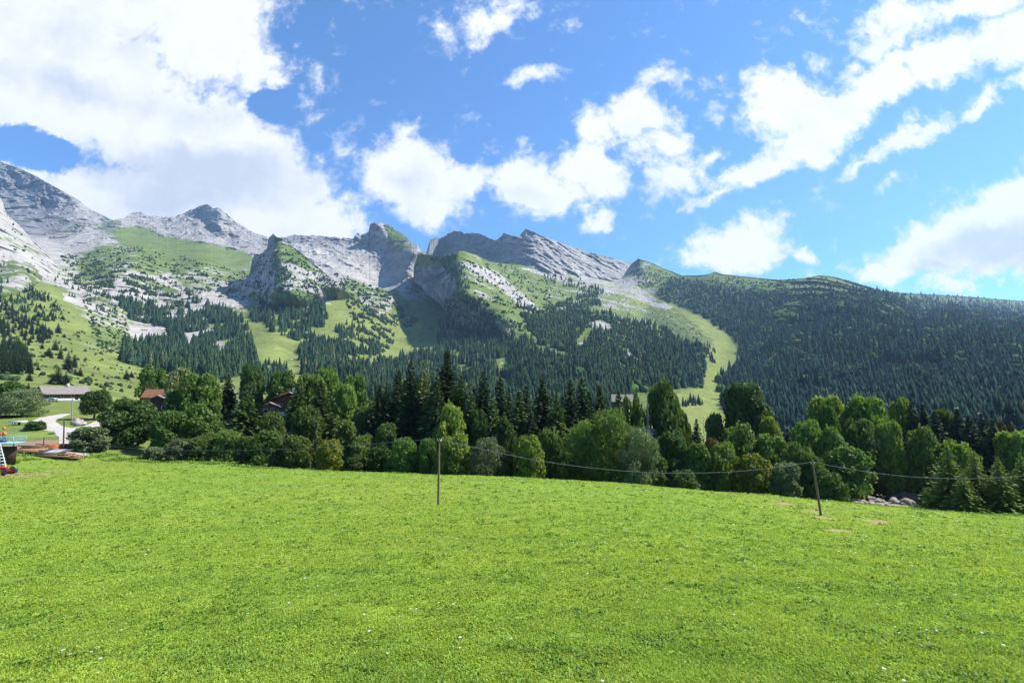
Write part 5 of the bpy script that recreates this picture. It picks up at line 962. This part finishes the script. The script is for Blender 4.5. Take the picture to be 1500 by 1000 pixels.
# ---------------------------------------------------------------- grass of the field
def edgeY(u):
    px = 750+u*F; return np.interp(px, [-400, 0, 130, 500, 900, 1250, 1500, 1900], [88, 88, 101, 94, 88, 81, 78, 76])
def blades(N_, ymin, ymax, pw, wdt, hgt, material, label, name, cat, lean=.55, per=7, leafy=False, cl=None, stuff=True, tone=1.0, strip=False):
    f = rng.random(N_); Yb = (ymin**(1-pw)+f*(ymax**(1-pw)-ymin**(1-pw)))**(1/(1-pw)); u = rng.uniform(-1.32, 1.32, N_); X = u*Yb; k = Yb < edgeY(u)
    if strip: Yb = edgeY(u)+rng.uniform(-2.5, 5, N_)+3*fbm(u*30, u*0, 3, 9); X = u*Yb; k = fbm(X/3, Yb/3, 4, 97) > -.08
    if cl is not None: k &= fbm(X/cl[0], Yb/cl[1], 4, cl[2]) > cl[3]
    for (a, b_, rx, ry) in PATCH:
        p = PATCHP[(a, b_)]; k &= (((X-p[0])/rx/.75)**2+((Yb-p[1])/ry/.75)**2+.6*fbm(X/.8, Yb/.8, 2, 3)) > 1
    X = X[k]; Yb = Yb[k]; n = len(X); Z = gzf(X, Yb); sc_ = (np.clip(Yb/18, 1, 6))**.8
    V = []; Fs = []; col = []; big = fbm(X/6, Yb/4, 3, 91); tall = 1+.55*fbm(X/2.4, Yb/1.6, 3, 92)
    for j in range(per):
        a = rng.random(n)*6.283; off = rng.normal(0, .05, (n, 2))*sc_[:, None]; h = hgt*rng.uniform(.5, 1.25, n)*np.clip(tall, .35, 1.7)*np.clip(sc_, 1, 2.2)**.5; w_ = wdt*rng.uniform(.6, 1.3, n)*sc_
        dx, dy = np.cos(a), np.sin(a); ln = lean*rng.uniform(.3, 1.4, n)*h; bx_, by_ = X+off[:, 0], Yb+off[:, 1]
        p0 = np.stack([bx_-dy*w_, by_+dx*w_, Z-.01], 1); p1 = np.stack([bx_+dy*w_, by_-dx*w_, Z-.01], 1)
        mz = .6 if not leafy else .8; m = np.stack([bx_+dx*ln*.45, by_+dy*ln*.45, Z+h*mz], 1); tp = np.stack([bx_+dx*ln, by_+dy*ln, Z+h*(1 if not leafy else .85)], 1)
        wv = np.stack([dy*w_, -dx*w_, 0*w_], 1)*(.8 if not leafy else 1.6); V.append(np.stack([p0, p1, m+wv, tp, m-wv], 1).reshape(-1, 3))
        c = (1+.15*rng.normal(size=n)+.20*big+.25*fbm(X/1.6, Yb/1.1, 3, 98))*tone; yl = .5*(rng.random(n) < .10); cc_ = np.stack([c*(1+.55*yl+.15*big), c*(1+.12*yl), c*(1-.1*yl)], 1); col.append(np.repeat(cc_, 5, 0))
    V = np.concatenate(V); b_ = np.arange(len(V)//5)*5; q = np.stack([b_, b_+1, b_+2, b_+4], 1); t_ = np.stack([b_+4, b_+2, b_+3, b_+3], 1)
    # tip as a degenerate-free triangle list
    tri = np.concatenate([np.stack([b_, b_+1, b_+2], 1), np.stack([b_, b_+2, b_+4], 1), np.stack([b_+4, b_+2, b_+3], 1)])
    o = link(name, mesh_np(name, V, tri, material, False, np.clip(np.concatenate(col), .3, 2.2))); tag(o, label, cat, kind='stuff'); return o
PATCHP = {(a, b_): ghit(a, b_) for (a, b_, _, _) in PATCH}
MG = foliage('grass_blades', (.228, .330, .032), (.325, .425, .062), .45, True, .35); MGl = foliage('herb_leaves', (.195, .315, .032), (.300, .425, .060), .42, True, 1.5); MGd = foliage('clover_leaves', (.110, .215, .024), (.190, .310, .040), .35, True, .6)
blades(128000, 8.5, 100, 1.5, .0085, .075, MG, 'short bright green meadow grass over the whole field', 'meadow_grass', 'grass', .9)
blades(60000, 8.5, 95, 1.45, .015, .06, MGl, 'low broad leaved meadow plants mixed into the grass', 'meadow_plants', 'plants', 1.0, 6, True)
blades(15000, 8.5, 95, 1.4, .018, .10, MGd, 'darker leafy clover and herbs in patches through the meadow', 'meadow_herbs', 'herbs', .9, 7, True, (3.2, 1.9, 95, .06), tone=1.0)
# white flower heads
n = 750; f = rng.random(n); Yb = (9**.35+(80**.35-9**.35)*f)**(1/.35); u = rng.uniform(-1.15, 1.15, n); X = u*Yb; k = (Yb < edgeY(u)-2) & (fbm(X/5, Yb/3, 3, 96)+rng.normal(0, .12, n) > .12); X = X[k]; Yb = Yb[k]; Z = gzf(X, Yb); V = []; Fs = []; off = 0
for x, y, z in zip(X, Yb, Z):
    s = .014*rng.uniform(.5, 1.4)*max(1, y/20); hh = z+.15*rng.uniform(.7, 1.3)
    for j in range(5): a = 1.2566*j+rng.random(); c = np.array([x+s*1.3*math.cos(a), y+s*1.3*math.sin(a), hh+rng.normal()*s*.3]); V += [c+[-s, -s, 0], c+[s, -s, s*.4], c+[s, s, 0], c+[-s, s, s*.3]]; Fs.append([off, off+1, off+2, off+3]); off += 4
    V += [np.array([x-.004, y, z]), np.array([x+.004, y, z]), np.array([x+.004, y, hh]), np.array([x-.004, y, hh])]; Fs.append([off, off+1, off+2, off+3]); off += 4
MFl = simple('white_petals', (.62, .62, .52), .7, 5, .15); o = link('white_flowers', mesh_np('white_flowers', V, Fs, MFl)); tag(o, 'small white flower heads sprinkled over the meadow', 'flowers', kind='stuff')

blades(9000, 70, 100, 1.2, .011, .22, MGd, 'taller weeds and rough grass along the far edge of the field', 'edge_weeds', 'weeds', .5, 6, True, strip=True)
# ---------------------------------------------------------------- air
mh = bpy.data.materials.new('haze'); mh.use_nodes = True; hn = mh.node_tree; hn.nodes.clear()
pv = hn.nodes.new('ShaderNodeVolumePrincipled'); pv.inputs['Density'].default_value = 5e-5; pv.inputs['Color'].default_value = (.42, .67, 1.0, 1); pv.inputs['Anisotropy'].default_value = .2
ho = hn.nodes.new('ShaderNodeOutputMaterial'); hn.links.new(pv.outputs[0], ho.inputs['Volume'])
x0, x1, y0, y1, z0, z1 = -6500, 6500, -200, 5900, -420, 2300
V = [(x, y, z) for z in (z0, z1) for y in (y0, y1) for x in (x0, x1)]
o = link('haze', mesh_np('haze', V, [(0, 2, 3, 1), (4, 5, 7, 6), (0, 1, 5, 4), (2, 6, 7, 3), (0, 4, 6, 2), (1, 3, 7, 5)], mh)); tag(o, 'thin blue air between the camera and the far mountains', 'haze', kind='stuff')
